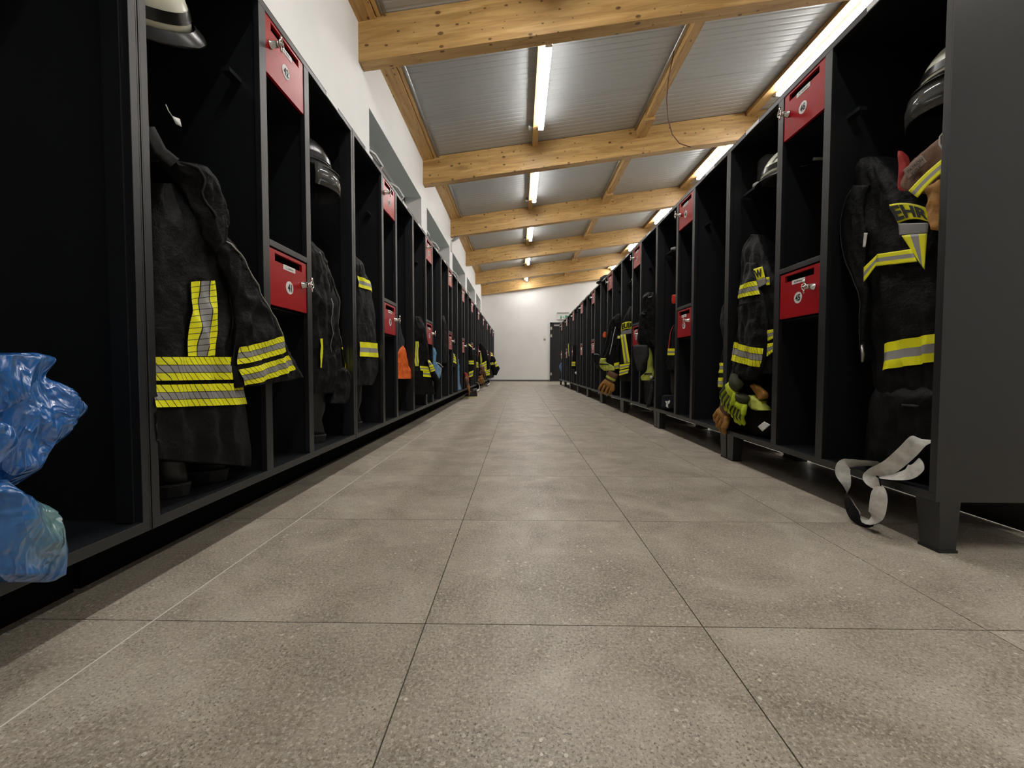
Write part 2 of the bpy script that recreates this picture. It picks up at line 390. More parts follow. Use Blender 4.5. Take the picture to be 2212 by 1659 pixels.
# lamps: slim linear luminaires under the timbers, one per bay in two rows
LW = ['over the centre of the aisle', 'above the right lockers']
LO = ['behind the camera', 'overhead out of frame', 'nearest in view', 'second in view', 'third in view', 'fourth in view', 'fifth in view']
lamp_protos = {}
for row, lx in enumerate((0.285, 3.38)):
    for k in range(7):
        a = BEAMS[k]+0.48; b = a+1.42; zt = roof_z(lx)-0.062
        t_ = thing('ceiling_lamp', '%s slim white strip lamp %s' % (('lit', 'bright')[row], LW[row] + ', ' + LO[k]), 'lamp', (lx, a, zt), 0, 'strip lamps ' + LW[row])
        obj('housing', MB().box(-0.032, 0.032, 0, b-a, -0.028, 0.0), 'white_plastic', t_)
        hw, pr = 0.036, []
        for q in range(9):
            an = PI*q/8; pr.append((-hw*math.cos(an), -0.028-0.034*math.sin(an)))
        rows = [[(x, yy, z) for x, z in pr] for yy in (0.012, b-a-0.012)]
        d = MB().grid(rows); d.f.append(tuple(range(8, -1, -1))); d.f.append(tuple(range(9, 18))); d.f.append((0, 9, 17, 8)[::-1])
        obj('diffuser', d, 'led', t_)
        obj('end_cap', MB().box(-0.034, 0.034, 0.0, 0.012, -0.062, 0.0), 'white_plastic', t_)
        obj('end_cap', MB().box(-0.034, 0.034, b-a-0.012, b-a, -0.062, 0.0), 'white_plastic', t_)
        sg = -1
        obj('feed_cable', MB().tube([(0, b-a, -0.02), (sg*0.01, b-a+0.06, -0.03), (sg*0.05, b-a+0.08, 0.01), (sg*0.09, b-a+0.16, 0.0), (sg*0.09, b-a+0.34, 0.02)], 0.006, 6), 'grey_plastic' if False else 'plastic', t_, smooth=True)
        if row == 0: obj('junction_box', MB().box(-0.16, -0.10, b-a+0.02, b-a+0.10, 0.0, 0.05), 'plastic', t_)
# loose brown wire hanging from the right-hand purlin
_w0 = at(1456, 115, 1.655)
wp = [Vector((1.655, _w0.y, roof_z(1.655)-0.045)), at(1444, 170, 1.66), at(1440, 215, 1.70), at(1443, 258, 1.74), at(1452, 290, 1.80), at(1468, 310, 1.86), at(1492, 318, 1.95)]
tag(obj('loose_wire', MB().tube(wp, 0.006, 6), mat('brown_wire', (0.12, 0.035, 0.015), 0.5), smooth=True), 'thin brown loose wire looping down from the purlin past the second beam', 'wire')
# end wall: black door, switch, exit sign
dr = tag(obj('door_1', MB().box(1.185, 2.13, YEND-0.045, YEND-0.012, 0.005, 2.145), 'door_black'), kind='structure')
df = MB()
for (p, q, r, s_) in ((1.165, 1.215, 0, 2.2), (2.10, 2.15, 0, 2.2), (1.165, 2.15, 2.145, 2.2)): df.box(p, q, YEND-0.06, YEND, r, s_)
obj('door_frame', df, 'door_black', dr)
obj('door_closer', MB().box(1.30, 1.62, YEND-0.10, YEND-0.045, 2.06, 2.12), 'plastic', dr)
for z in (0.28, 1.70, 1.98): obj('hinge', MB().box(1.175, 1.235, YEND-0.075, YEND-0.055, z-0.05, z+0.05), 'zinc', dr)
sw = thing('light_switch', 'small white and grey wall switch left of the black door', 'switch', (0.963, YEND, 1.60))
obj('plate', MB().box(-0.04, 0.04, -0.012, 0, -0.075, 0.075), 'white_plastic', sw); obj('rocker', MB().box(-0.033, 0.033, -0.02, -0.012, -0.066, 0.0), 'plastic', sw)
sg = thing('exit_sign', 'white and green escape route sign above the black door', 'sign', (1.64, YEND, 2.37))
obj('sign_body', MB().box(-0.22, 0.22, -0.06, 0.0, -0.06, 0.16), 'white_plastic', sg)
obj('sign_lamp_top', MB().box(-0.22, 0.22, -0.075, 0.0, 0.16, 0.20), 'plastic', sg)
gm = mat('sign_green', (0.02, 0.30, 0.20), 0.5)
run = MB().box(-0.10, -0.055, -0.066, -0.06, -0.045, 0.05).box(-0.088, -0.066, -0.066, -0.06, 0.06, 0.085)
run.quadbox([(-0.055, -0.066, 0.03), (-0.02, -0.066, 0.005), (-0.02, -0.06, 0.005), (-0.055, -0.06, 0.03), (-0.055, -0.066, 0.045), (-0.02, -0.066, 0.02), (-0.02, -0.06, 0.02), (-0.055, -0.06, 0.045)])
run.quadbox([(0.0, -0.066, 0.02), (0.06, -0.066, -0.03), (0.06, -0.06, -0.03), (0.0, -0.06, 0.02), (0.0, -0.066, 0.05), (0.06, -0.066, 0.0), (0.06, -0.06, 0.0), (0.0, -0.06, 0.05)])
obj('running_man', run, gm, sg)
obj('exit_door', MB().box(0.08, 0.16, -0.066, -0.06, -0.045, 0.085), gm, sg)
# small spotlight on the wall below the third beam
sp_ = thing('wall_spotlight', 'small grey spotlight on the left wall under the third beam', 'spotlight', (XW, BEAMS[4]+0.02, 3.06))
obj('bracket', MB().box(0.0, 0.03, -0.03, 0.03, -0.16, 0.05), 'white_plastic', sp_)
obj('head', MB().tube([(0.02, 0, 0.05), (0.08, 0.03, 0.10), (0.15, 0.06, 0.16)], [0.02, 0.03, 0.03], 10), 'plastic', sp_, smooth=True)
# ================================================================== lockers
XR, XL, UW, UD = 1.245, -0.905, 1.262, 0.482
ZB, ZT = 0.156, 1.85
SIDE, BAY, POST, BOX = 0.022, 0.440, 0.038, 0.262
xs_ = [0, SIDE, SIDE+BAY, SIDE+BAY+POST, SIDE+BAY+POST+BOX, SIDE+BAY+2*POST+BOX, UW-SIDE, UW]
def door_mb():
    """red flap with a real letter slot; origin at lower left front"""
    W_, H_ = 0.254, 0.207; b = MB()
    sx0, sx1, sz0, sz1 = 0.032, 0.221, H_-0.041, H_-0.012
    for (p, q, r, s_) in ((0, W_, 0, sz0), (0, W_, sz1, H_), (0, sx0, sz0, sz1), (sx1, W_, sz0, sz1)):
        b.box(p, q, 0.0, 0.012, r, s_)
    return b
def lock_mb():
    b = MB()
    Mx = Matrix.Rotation(PI/2, 4, 'X')
    b.lathe([(0.0150, 0.0), (0.0150, 0.005), (0.0115, 0.007), (0.0115, 0.030), (0.0095, 0.036)], 14, Mx)
    return b
def key_mb():
    b = MB(); pts = []
    for k in range(17):
        a = 2*PI*k/16; r = 0.013
        pts.append(Vector((0.0+r*math.cos(a), -0.041, r*math.sin(a))))
    b.tube(pts, 0.0028, 6, False)
    b.box(-0.0045, 0.0045, -0.044, -0.038, 0.011, 0.030).box(-0.004, 0.004, -0.043, -0.039, -0.028, -0.011)
    b.box(-0.012, 0.012, -0.044, -0.036, -0.002, 0.004)
    return b
def disc_mb(r=0.0255):
    return MB().lathe([(r, 0.0), (r, 0.0012)], 24, Matrix.Rotation(PI/2, 4, 'X'))
LM = {}
def lmesh(key, fn, mt, smooth=False):
    if key not in LM:
        me = fn().mesh(key, smooth); me.materials.append(M[mt]); LM[key] = me
    return LM[key]
def upright(b, dy):   # flat text (xy) -> stands on a door front (xz), facing -y
    o = MB(); o.v = [Vector((q.x, dy, q.y)) for q in b.v]; o.f = list(b.f); return o
def make_unit_proto(side):
    u = bpy.data.objects.new('locker_unit', None); C.objects.link(u)
    for (a, b) in ((xs_[0], xs_[0]+0.003), (xs_[7]-0.003, xs_[7])):
        obj('side_panel', MB().box(a, b, 0, UD, ZB, ZT), 'steel', u)
    obj('back_panel', MB().box(0.003, UW-0.003, UD-0.003, UD, ZB, ZT), 'steel', u)
    obj('top_panel', MB().box(0.003, UW-0.003, 0.004, UD-0.003, ZT-0.004, ZT), 'steel', u)
    obj('base_panel', MB().box(0.003, UW-0.003, 0.004, UD-0.003, ZB+0.018, ZB+0.022), 'steel', u)
    obj('top_rail', MB().box(0.003, UW-0.003, 0, 0.022, ZT-0.026, ZT-0.004).box(0.003, UW-0.003, 0.0, 0.004, ZT-0.004, ZT), 'steel', u, bevel=0.0015)
    obj('base_rail', MB().box(0.003, UW-0.003, 0, 0.022, ZB, ZB+0.026), 'steel', u, bevel=0.0015)
    for (a, b) in ((xs_[0]+0.003, xs_[1]), (xs_[2], xs_[3]), (xs_[4], xs_[5]), (xs_[6], xs_[7]-0.003)):
        obj('post', MB().box(a, b, 0.0, 0.020, ZB+0.026, ZT-0.026), 'steel', u, bevel=0.0012)
    # returns of the posts, the second edge seen inside each bay
    for (a, b) in ((xs_[1]+0.0, xs_[1]+0.004), (xs_[6]-0.004, xs_[6])):
        obj('post_return', MB().box(a, b, 0.020, 0.062, ZB+0.026, ZT-0.026), 'steel', u)
    for (a, b) in ((xs_[2]+0.016, xs_[2]+0.020), (xs_[5]-0.020, xs_[5]-0.016)):
        obj('divider', MB().box(a, b, 0.020, UD-0.003, ZB+0.022, ZT-0.004), 'steel', u)
    xa, xb = xs_[2]+0.020, xs_[5]-0.020
    obj('middle_rail', MB().box(xs_[3], xs_[4], 0, 0.022, 0.999, 1.022), 'steel', u, bevel=0.0012)
    for z in (0.780, 0.998, 1.617):
        obj('compartment_floor', MB().box(xa, xb, 0.022, UD-0.003, z-0.003, z), 'steel', u)
    # hook strip and coat hooks at the back of each bay, hat shelf brackets
    for (a, b) in ((xs_[1], xs_[2]+0.016), (xs_[5]-0.016, xs_[6])):
        obj('hook_rail', MB().box(a, b, UD-0.03, UD-0.004, 1.50, 1.535), 'steel', u)
        for q in (0.25, 0.5, 0.75):
            xx = a+(b-a)*q
            obj('coat_hook', MB().tube([(xx, UD-0.03, 1.52), (xx, UD-0.09, 1.50), (xx, UD-0.11, 1.52), (xx, UD-0.11, 1.545)], 0.005, 6), 'zinc', u, smooth=True)
    for (a, b) in ((xs_[2]-0.045, xs_[2]+0.016), (xs_[5]-0.016, xs_[5]+0.045)):
        obj('shelf_bracket', MB().box(a, b, 0.075, 0.105, 1.558, 1.572), 'steel', u)
    # small side tray in the left-hand bay
    obj('side_tray', MB().box(xs_[1]+0.004, xs_[1]+0.15, 0.07, 0.34, 1.555, 1.568), 'steel', u)
    if side == 'R': obj('rear_light_block', MB().box(0.09, UW-0.16, UD-0.016, UD-0.012, 0.003, ZB), 'steel', u)  # added board, stops light from the far aisle passing under the lockers
    if side == 'L':
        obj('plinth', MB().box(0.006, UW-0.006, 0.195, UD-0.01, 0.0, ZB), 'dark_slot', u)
        return u
    for x in (0.006, UW-0.006-0.075):
        for yy in (0.018, UD-0.08):
            p = [(x, yy), (x+0.075, yy), (x+0.075, yy+0.062), (x, yy+0.062)]; tcx, tcy = x+0.0375, yy+0.031
            lo = [(tcx+(a-tcx)*0.78, tcy+(b-tcy)*0.80) for a, b in p]
            # outer faces stay upright, inner faces taper
            lo = [(a if abs(a-x if x < 0.5 else a-(x+0.075)) < 1e-6 else tcx+(a-tcx)*0.62, yy+0.004 if abs(b-yy) < 1e-6 else tcy+(b-tcy)*0.72) for a, b in p]
            L_ = MB().quadbox([(a, b, 0.008) for a, b in lo] + [(a, b, ZB) for a, b in p])
            o = obj('leg', L_, 'steel', u)
            obj('foot_pad', MB().box(min(a for a, b in lo)-0.003, max(a for a, b in lo)+0.003, min(b for a, b in lo)-0.003, max(b for a, b in lo)+0.003, 0.0, 0.008), 'rubber', o)
    return u
def add_doors(u, upper, lower, name_u, name_l):
    for xx in ((xs_[1]+xs_[2])/2, (xs_[5]+xs_[6])/2):
        obj('rail_label', lmesh('rail_label', lambda: MB().box(-0.06, 0.06, -0.0015, 0.0, -0.009, 0.009), 'label'), None, u, loc=(xx, 0.0, ZT-0.013))
    for (num, nm, z, lock_x) in ((upper, name_u, 1.618, 0.028), (lower, name_l, 0.786, 0.222)):
        d = obj('red_door', lmesh('red_door', door_mb, 'red'), None, u, loc=(xs_[3]+0.004, 0.003, z))
        obj('lock', lmesh('lock', lock_mb, 'chrome', True), None, d, loc=(lock_x, 0.0, 0.113))
        k = obj('key', lmesh('key', key_mb, 'chrome', True), None, d, loc=(lock_x, 0.0, 0.113))
        obj('name_label', lmesh('name_label', lambda: MB().box(-0.042, 0.042, -0.0012, 0.0, -0.0095, 0.0095), 'label'), None, d, loc=(0.126, 0.0, 0.157))
        obj('number_disc', lmesh('number_disc', disc_mb, 'label'), None, d, loc=(0.126, 0.0, 0.083))
        obj('number_text', upright(text_mb(num, 0.030, 0.035, 0.84), 0.0), 'ink', d, loc=(0.126, -0.0020, 0.083))
        if nm: obj('name_text', upright(text_mb(nm, 0.0085, 0.01), 0.0), 'ink', d, loc=(0.126, -0.0019, 0.157))
        else: obj('name_text', lmesh('name_text', lambda: MB().box(-0.030, 0.030, -0.0004, 0.0, -0.002, 0.002), 'ink'), None, d, loc=(0.126, -0.0013, 0.157))
protos = {q: make_unit_proto(q) for q in 'LR'}
units = {}
ROWN = {'L': 'left', 'R': 'right'}
def place_unit(side, k, upper, lower, nu, nl, label):
    u = copy_tree(protos[side])
    if side == 'R':
        u.location = (XR, 1.225+UW*(k+1), 0); u.rotation_euler = (0, 0, -PI/2)
    else:
        u.location = (XL, 0.982+UW*1.0025*k, 0); u.rotation_euler = (0, 0, PI/2)
    tag(u, label, 'locker', 'open anthracite lockers in the %s row' % ROWN[side])
    if upper: add_doors(u, upper, lower, nu, nl)
    units[(side, k)] = u
    return u
ORDN = ['nearest', 'second', 'third', 'fourth', 'fifth', 'sixth', 'seventh', 'eighth', 'ninth', 'tenth', 'eleventh', 'twelfth']
for k in range(9):
    a, b = str(46+2*k), str(45+2*k)
    nu, nl = ('W. Noback', 'M. Möllner') if k == 0 else ('', '')
    place_unit('R', k, a, b, nu, nl, 'open dark locker with red flaps %s and %s, %s in the right row' % (b, a, ORDN[k]))
for k in range(-1, 11):
    a, b = str(42-2*k), str(41-2*k)
    nu, nl = ('M. E. Bnke', 'C. Lübbers') if k == 0 else ('', '')
    if k < 0: place_unit('L', k, None, None, '', '', 'open dark locker holding blue sacks, nearest in the left row')
    else: place_unit('L', k, a, b, nu, nl, 'open dark locker with red flaps %s and %s, %s in the left row' % (b, a, ORDN[k+1]))
def drop_tree(o):
    for c in list(o.children): drop_tree(c)
    bpy.data.objects.remove(o)
for q in protos.values(): drop_tree(q)
# ================================================================== soft goods kit
def cloth_mat(name, col, rough=0.85, weave=0.25, spec=0.3, var=0.25):
    m = mat(name, col, rough, spec=spec); t = NT(m); co = t.coord('Object')
    n1 = t.noise(co, 26, 4, 0.6); n2 = t.noise(co, 420, 2)
    dk = tuple(c*(1-var) for c in col); lt = tuple(min(1, c*(1+var)) for c in col)
    t.base(t.ramp(n1, [(0.3, dk), (0.7, lt)]))
    h = t.math('ADD', t.math('MULTIPLY', n1, 0.8), t.math('MULTIPLY', n2, 0.12)); t.bump(h, weave, 0.012)
    M[name] = m
cloth_mat('black_cloth', (0.0035, 0.0035, 0.004), 0.55, 0.9, 0.16)
cloth_mat('grey_cloth', (0.035, 0.035, 0.035), 0.85, 0.4)
cloth_mat('guard_leather', (0.085, 0.087, 0.09), 0.6, 0.3)
cloth_mat('navy_cloth', (0.012, 0.015, 0.024), 0.85, 0.4)
cloth_mat('orange_cloth', (0.78, 0.13, 0.012), 0.7, 0.5)
cloth_mat('red_cloth', (0.36, 0.035, 0.03), 0.75, 0.4)
cloth_mat('scarf_green', (0.50, 0.55, 0.10), 0.8, 0.6)
cloth_mat('tan_leather', (0.36, 0.17, 0.035), 0.62, 0.6, 0.4, 0.35)
cloth_mat('brown_leather', (0.155, 0.075, 0.038), 0.62, 0.6, 0.4, 0.3)
cloth_mat('white_strap', (0.66, 0.645, 0.60), 0.75, 0.2)
cloth_mat('glove_yellow', (0.50, 0.62, 0.02), 0.65, 0.4)
cloth_mat('glove_dark', (0.045, 0.046, 0.022), 0.7, 0.4)
M['black_leather'] = mat('black_leather', (0.010, 0.010, 0.010), 0.38)
M['steel_dark'] = mat('zip_metal', (0.34, 0.33, 0.31), 0.4, 0.8)
M['silver_tape'] = mat('silver_tape', (0.30, 0.295, 0.285), 0.45, 0.25)
M['yellow_tape'] = mat('yellow_tape', (0.95, 0.93, 0.010), 0.55)
M['helmet_cream'] = mat('helmet_luminous_cream', (0.72, 0.72, 0.58), 0.28)
M['helmet_black'] = mat('helmet_black', (0.012, 0.012, 0.012), 0.25)
m = mat('visor_smoke', (0.10, 0.10, 0.095), 0.10); m.node_tree.nodes['Principled BSDF'].inputs['Alpha'].default_value = 0.75; M['visor'] = m
M['orange_plastic'] = mat('orange_plastic', (0.80, 0.10, 0.01), 0.4)
M['red_plastic'] = mat('red_plastic', (0.62, 0.03, 0.01), 0.4)
def bag_mat(name, col, dark, blob=None):
    m = mat(name, col, 0.20, spec=0.7); t = NT(m)
    co = t.coord('Object', scale=(1.0, 1.0, 0.62)); n = t.noise(co, 6, 3, 0.5, 0.5)
    rid = lambda sc, ds: t.math('SUBTRACT', 1.0, t.math('ABSOLUTE', t.math('MULTIPLY', t.math('SUBTRACT', t.noise(co, sc, 2, 0.5, ds), 0.5), 3.2)))
    r1, r2 = rid(9, 0.6), rid(23, 0.8)
    t.base(t.ramp(t.math('ADD', t.math('MULTIPLY', n, 0.7), t.math('MULTIPLY', r1, 0.25)), [(0.36, dark), (0.68, col)]))
    if blob:
        dv = t.n('ShaderNodeVectorMath', operation='DISTANCE', i_0=t.coord('Object'), i_1=blob[0]).outputs['Value']
        f = t.ramp(t.math('ADD', t.math('DIVIDE', dv, blob[1]), t.math('MULTIPLY', t.math('SUBTRACT', n, 0.5), 1.2)), [(0.30, (0.6, 0.6, 0.6)), (1.0, (0, 0, 0))])
        src = t.b.inputs['Base Color'].links[0].from_socket
        t.base(t.mix(f, src, blob[2]))
    t.bump(t.math('ADD', t.math('MULTIPLY', r1, 1.0), t.math('MULTIPLY', r2, 0.5)), 0.65, 0.03)
    t.b.inputs['Transmission Weight'].default_value = 0.10; M[name] = m
bag_mat('blue_film', (0.035, 0.19, 0.58), (0.012, 0.075, 0.28))
bag_mat('pale_blue_film', (0.16, 0.40, 0.66), (0.06, 0.22, 0.46))
bag_mat('blue_film_full', (0.035, 0.17, 0.48), (0.012, 0.075, 0.26), ((0.0, 0.045, 0.12), 0.09, (0.20, 0.36, 0.22)))
def band_mat(name, hatch, sl=-2.0):
    m = mat(name, rough=0.5); t = NT(m)
    sep = t.n('ShaderNodeSeparateXYZ', i_0=t.n('ShaderNodeTexCoord').outputs['UV'])
    v = sep.outputs[1]; u = sep.outputs[0]
    mid = t.math('MULTIPLY', t.math('GREATER_THAN', v, 0.335), t.math('LESS_THAN', v, 0.665))
    col = t.mix(mid, (0.95, 0.93, 0.010), (0.36, 0.355, 0.345))
    if hatch:
        fr = t.math('FRACT', t.math('ADD', t.math('MULTIPLY', u, 62.0), t.math('MULTIPLY', v, sl)))
        ln = t.math('LESS_THAN', fr, 0.11)
        e1 = t.math('LESS_THAN', t.math('ABSOLUTE', t.math('SUBTRACT', v, 0.335)), 0.014)
        e2 = t.math('LESS_THAN', t.math('ABSOLUTE', t.math('SUBTRACT', v, 0.665)), 0.014)
        ln = t.math('MAXIMUM', ln, t.math('MAXIMUM', e1, e2))
        col = t.mix(ln, col, (0.015, 0.015, 0.012))
    t.base(col); t.l(t.math('MULTIPLY', mid, 0.25), t.b.inputs['Metallic']); M[name] = m
band_mat('band_hatched', True); band_mat('band_hatched_v', True, 0.5); band_mat('band_plain', False)

def crom(p0, p1, p2, p3, t):
    return 0.5*((2*p1) + (p2-p0)*t + (2*p0-5*p1+4*p2-p3)*t*t + (3*p1-p0-3*p2+p3)*t*t*t)
class Slab:
    """hanging soft shape: two edge lines, a shallow front bulge towards the aisle, a deeper back"""
    def __init__(s, side, X, rows, tf=0.04, tb=0.10, amp=0.008, freq=11.0, seed=0, p=2.3, ends=(0.25, 0.85), fold=0.0, foldn=5, clamp=True):
        s.N = plane_n(X); s.tf, s.tb, s.amp, s.freq, s.p = tf, tb, amp, freq, p
        s.seed = Vector((seed*3.7, seed*1.3, seed*5.1)); s.A = []; s.B = []; s.ends = ends; s.fold = fold; s.foldn = foldn
        for r in rows:
            if len(r) == 3: v, ul, ur = r; a, b, x = (ul, v), (ur, v), X
            elif len(r) == 4: a, b, x = (r[0], r[1]), (r[2], r[3]), X
            else: a, b, x = (r[0], r[1]), (r[2], r[3]), r[4]
            s.A.append(at(a[0], a[1], x)); s.B.append(at(b[0], b[1], x))
        s.n = len(rows); s.lim = None
        if clamp and not isinstance(X, tuple):
            ym = sum(q.y for q in s.A+s.B)/(2*s.n); s.lim = bay_range(side, ym); s.front = XL if side == 'L' else XR; s.sgn = 1 if side == 'L' else -1
    def edge(s, L_, r):
        r = min(max(r, 0.0), s.n-1.0); i = min(int(r), s.n-2); t = r-i
        g = lambda k: L_[min(max(k, 0), s.n-1)]
        return crom(g(i-1), g(i), g(i+1), g(i+2), t)
    def thick(s, r):
        q = r/(s.n-1.0); e0, e1 = s.ends
        f = 1.0
        if q < 0.12: f = e0 + (1-e0)*(q/0.12)
        if q > 0.88: f = e1 + (1-e1)*((1-q)/0.12)
        return f
    def pt(s, r, sx, front=True, off=0.0):
        a, b = s.edge(s.A, r), s.edge(s.B, r); c = (a+b)/2; w = (b-a)/2
        h = max(0.0, 1-abs(sx)**s.p)**(1/s.p)*s.thick(r)
        d = (s.tf if front else -s.tb)*h - 0.6*s.tf
        P = c + w*sx + s.N*d
        Q = Vector((P.x*0.7, P.y, P.z*0.42))*s.freq + s.seed
        n0 = noise.noise(Q); n1 = noise.noise(Q*2.1+Vector((7, 3, 1)))
        dis = (0.8*n0 + 0.7*(1-2.2*abs(n1)) - 0.2)*s.amp
        if s.fold: dis += s.fold*math.sin(s.foldn*PI*sx + 3*noise.noise(Vector((P.z*3, 0, 0))+s.seed))*min(1.0, r/(s.n-1)+0.25)
        e = min(1.0, (1-abs(sx))*4+0.25)
        P = P + s.N*((dis*e + off) if front else -dis) + w.normalized()*(dis*0.6*(1-e) if w.length > 1e-6 else 0)
        if s.lim and (P.x-s.front)*s.sgn < 0.001: P.y = min(max(P.y, s.lim[0]), s.lim[1])
        if s.lim: P.x = max(P.x, XL-UD+0.02) if s.sgn > 0 else min(P.x, XR+UD-0.02)
        return P
    def mb(s, nr=5, nf=20, nb=8):
        rows = []
        R_ = (s.n-1)*nr
        for i in range(R_+1):
            r = i/nr
            fr = [s.pt(r, -math.cos(PI*k/nf)) for k in range(nf+1)]
            bk = [s.pt(r, math.cos(PI*k/nb), False) for k in range(1, nb)]
            rows.append(fr+bk)
        return MB().grid(rows, True, True)
    def strip(s, r0, r1, s0, s1, off=0.007, nu=24, nv=8, vertical=False, tilt=0.0, bot=None):
        """tape on the front; tilt shifts r along s"""
        rows = []; W_ = (s.pt((r0+r1)/2, s1)-s.pt((r0+r1)/2, s0)).length; H_ = (s.pt(r1, (s0+s1)/2)-s.pt(r0, (s0+s1)/2)).length
        for i in range(nv+1):
            q0, q1 = (s0, s1) if bot is None else (s0+(bot[0]-s0)*i/nv, s1+(bot[1]-s1)*i/nv)
            rows.append([s.pt(r0+(r1-r0)*i/nv + tilt*((s0+(s1-s0)*k/nu)), q0+(q1-q0)*k/nu, True, off) for k in range(nu+1)])
        if vertical: uvf = lambda a, b: (a/nv*H_, b/nu)
        else: uvf = lambda a, b: (b/nu*W_, a/nv)
        b = MB().grid(rows, uvf=uvf)
        return b
    def quad(s, q, vertical=False, off=0.008, n=20, vs=None):
        """tape given by four photo points (tl, tr, br, bl); rows of the slab must be level in the photo"""
        rows = []
        def rs(u, v):
            k = 0
            while k < len(vs)-2 and v > vs[k+1][0]: k += 1
            f = (v-vs[k][0])/(vs[k+1][0]-vs[k][0]); ul = vs[k][1]+(vs[k+1][1]-vs[k][1])*f; ur = vs[k][2]+(vs[k+1][2]-vs[k][2])*f
            return k+f, max(-0.985, min(0.985, 2*(u-ul)/(ur-ul)-1))
        for i in range(n+1):
            f = i/n; row = []
            for k in range(n+1):
                g = k/n
                u = (q[0][0]*(1-g)+q[1][0]*g)*(1-f)+(q[3][0]*(1-g)+q[2][0]*g)*f; v = (q[0][1]*(1-g)+q[1][1]*g)*(1-f)+(q[3][1]*(1-g)+q[2][1]*g)*f
                r, x = rs(u, v); row.append(s.pt(r, x, True, off))
            rows.append(row)
        W_ = (rows[0][-1]-rows[0][0]).length; H_ = (rows[-1][0]-rows[0][0]).length
        return MB().grid(rows, uvf=(lambda a, b: (a/n*H_, b/n)) if vertical else (lambda a, b: (b/n*W_, a/n)))
    def line(s, pts, rad=0.003, off=0.004, n=6):
        P = []
        for i in range(len(pts)-1):
            for k in range(4):
                q = k/4; r = pts[i][0]+(pts[i+1][0]-pts[i][0])*q; x = pts[i][1]+(pts[i+1][1]-pts[i][1])*q
                P.append(s.pt(r, x, True, off))
        P.append(s.pt(pts[-1][0], pts[-1][1], True, off))
        return MB().tube(P, rad, n)
    def text(s, string, r0, r1, s0, s1, off=0.007, bold=0.03):
        b = text_mb(string, 1.0, bold); xs = [q.x for q in b.v]; x0, x1 = min(xs), max(xs); o = MB()
        o.v = [s.pt(r1+(r0-r1)*(q.y+0.5), s0+(s1-s0)*((q.x-x0)/(x1-x0)), True, off) for q in b.v]; o.f = list(b.f)
        return o

def bay_range(side, y):
    y0 = (1.225 if side == 'R' else 0.982-UW*1.0025); st = UW if side == 'R' else UW*1.0025
    k = math.floor((y-y0)/st); q = (y-y0)-k*st; o = y0+k*st
    if q < 0.32*st+0.09: r = (SIDE+0.001, SIDE+BAY+0.014)
    elif q > 0.68*st-0.09: r = (UW-SIDE-BAY-0.014, UW-SIDE-0.001)
    else: r = (SIDE+BAY+POST, UW-SIDE-BAY-POST)
    return (o+r[0], o+r[1])
def base_of(slabs):
    pts = [q for s in slabs for q in (s.A+s.B)]
    n = len(pts); return Vector((sum(q.x for q in pts)/n, sum(q.y for q in pts)/n, min(q.z for q in pts)))
def new_thing(name, label, cat, base, group=None):
    t_ = thing(name, label, cat, base, 0.0, group)
    bpy.context.view_layer.update()
    return t_
def put(name, mb, m, parent, smooth=True):
    """add a part given in world coordinates under a thing standing at its own base"""
    off = parent.location.copy()
    pp = parent.parent
    while pp is not None: off += pp.location; pp = pp.parent
    b = MB(); b.v = [q-off for q in mb.v]; b.f = mb.f; b.uv = mb.uv
    return obj(name, b, m, parent, smooth)
def garment(name, label, parts, cat='jacket', group=None):
    """parts: list of (part name, Slab, material, [decor]) ; decor: (kind, ...)"""
    t_ = new_thing(name, label, cat, base_of([p[1] for p in parts]), group)
    for p in parts:
        nm, sl, m = p[:3]; nr, nf = 8, 32
        o = put(nm, sl.mb(nr, nf), m, t_)
        for d in (p[3] if len(p) > 3 else []):
            if d[0] == 'band': put('reflective_band', sl.strip(*d[2:6], tilt=d[6] if len(d) > 6 else 0.0), d[1], o)
            elif d[0] == 'vband': put('reflective_band', sl.strip(*d[2:6], vertical=True, nv=20, bot=d[6] if len(d) > 6 else None), d[1], o)
            elif d[0] == 'quad': put('reflective_band', sl.quad(d[2], d[3], vs=d[4]), d[1], o)
            elif d[0] == 'patch': put(d[6] if len(d) > 6 else 'patch', sl.strip(*d[2:6]), d[1], o)
            elif d[0] == 'zip': put('zipper', sl.line(d[1], d[2] if len(d) > 2 else 0.003), 'steel_dark', o)
            elif d[0] == 'cord': put('cord', sl.line(d[1], d[3] if len(d) > 3 else 0.004), d[2], o)
            elif d[0] == 'text': put('lettering', sl.text(*d[1:6]), 'ink', o, False)
    return t_
def finger(pts, r, n=8):
    b = MB(); P = [Vector(q) for q in pts]; dense = []; rs = []
    for i in range(len(P)-1):
        for k in range(4): dense.append(P[i].lerp(P[i+1], k/4))
    dense.append(P[-1]); m_ = len(dense)
    for i in range(m_):
        q = i/(m_-1); rs.append(r*(1.0-0.12*q) if q < 0.85 else r*math.sqrt(max(0.02, 1-((q-0.85)/0.15)**2))*0.9)
    return b.tube(dense, rs, n)
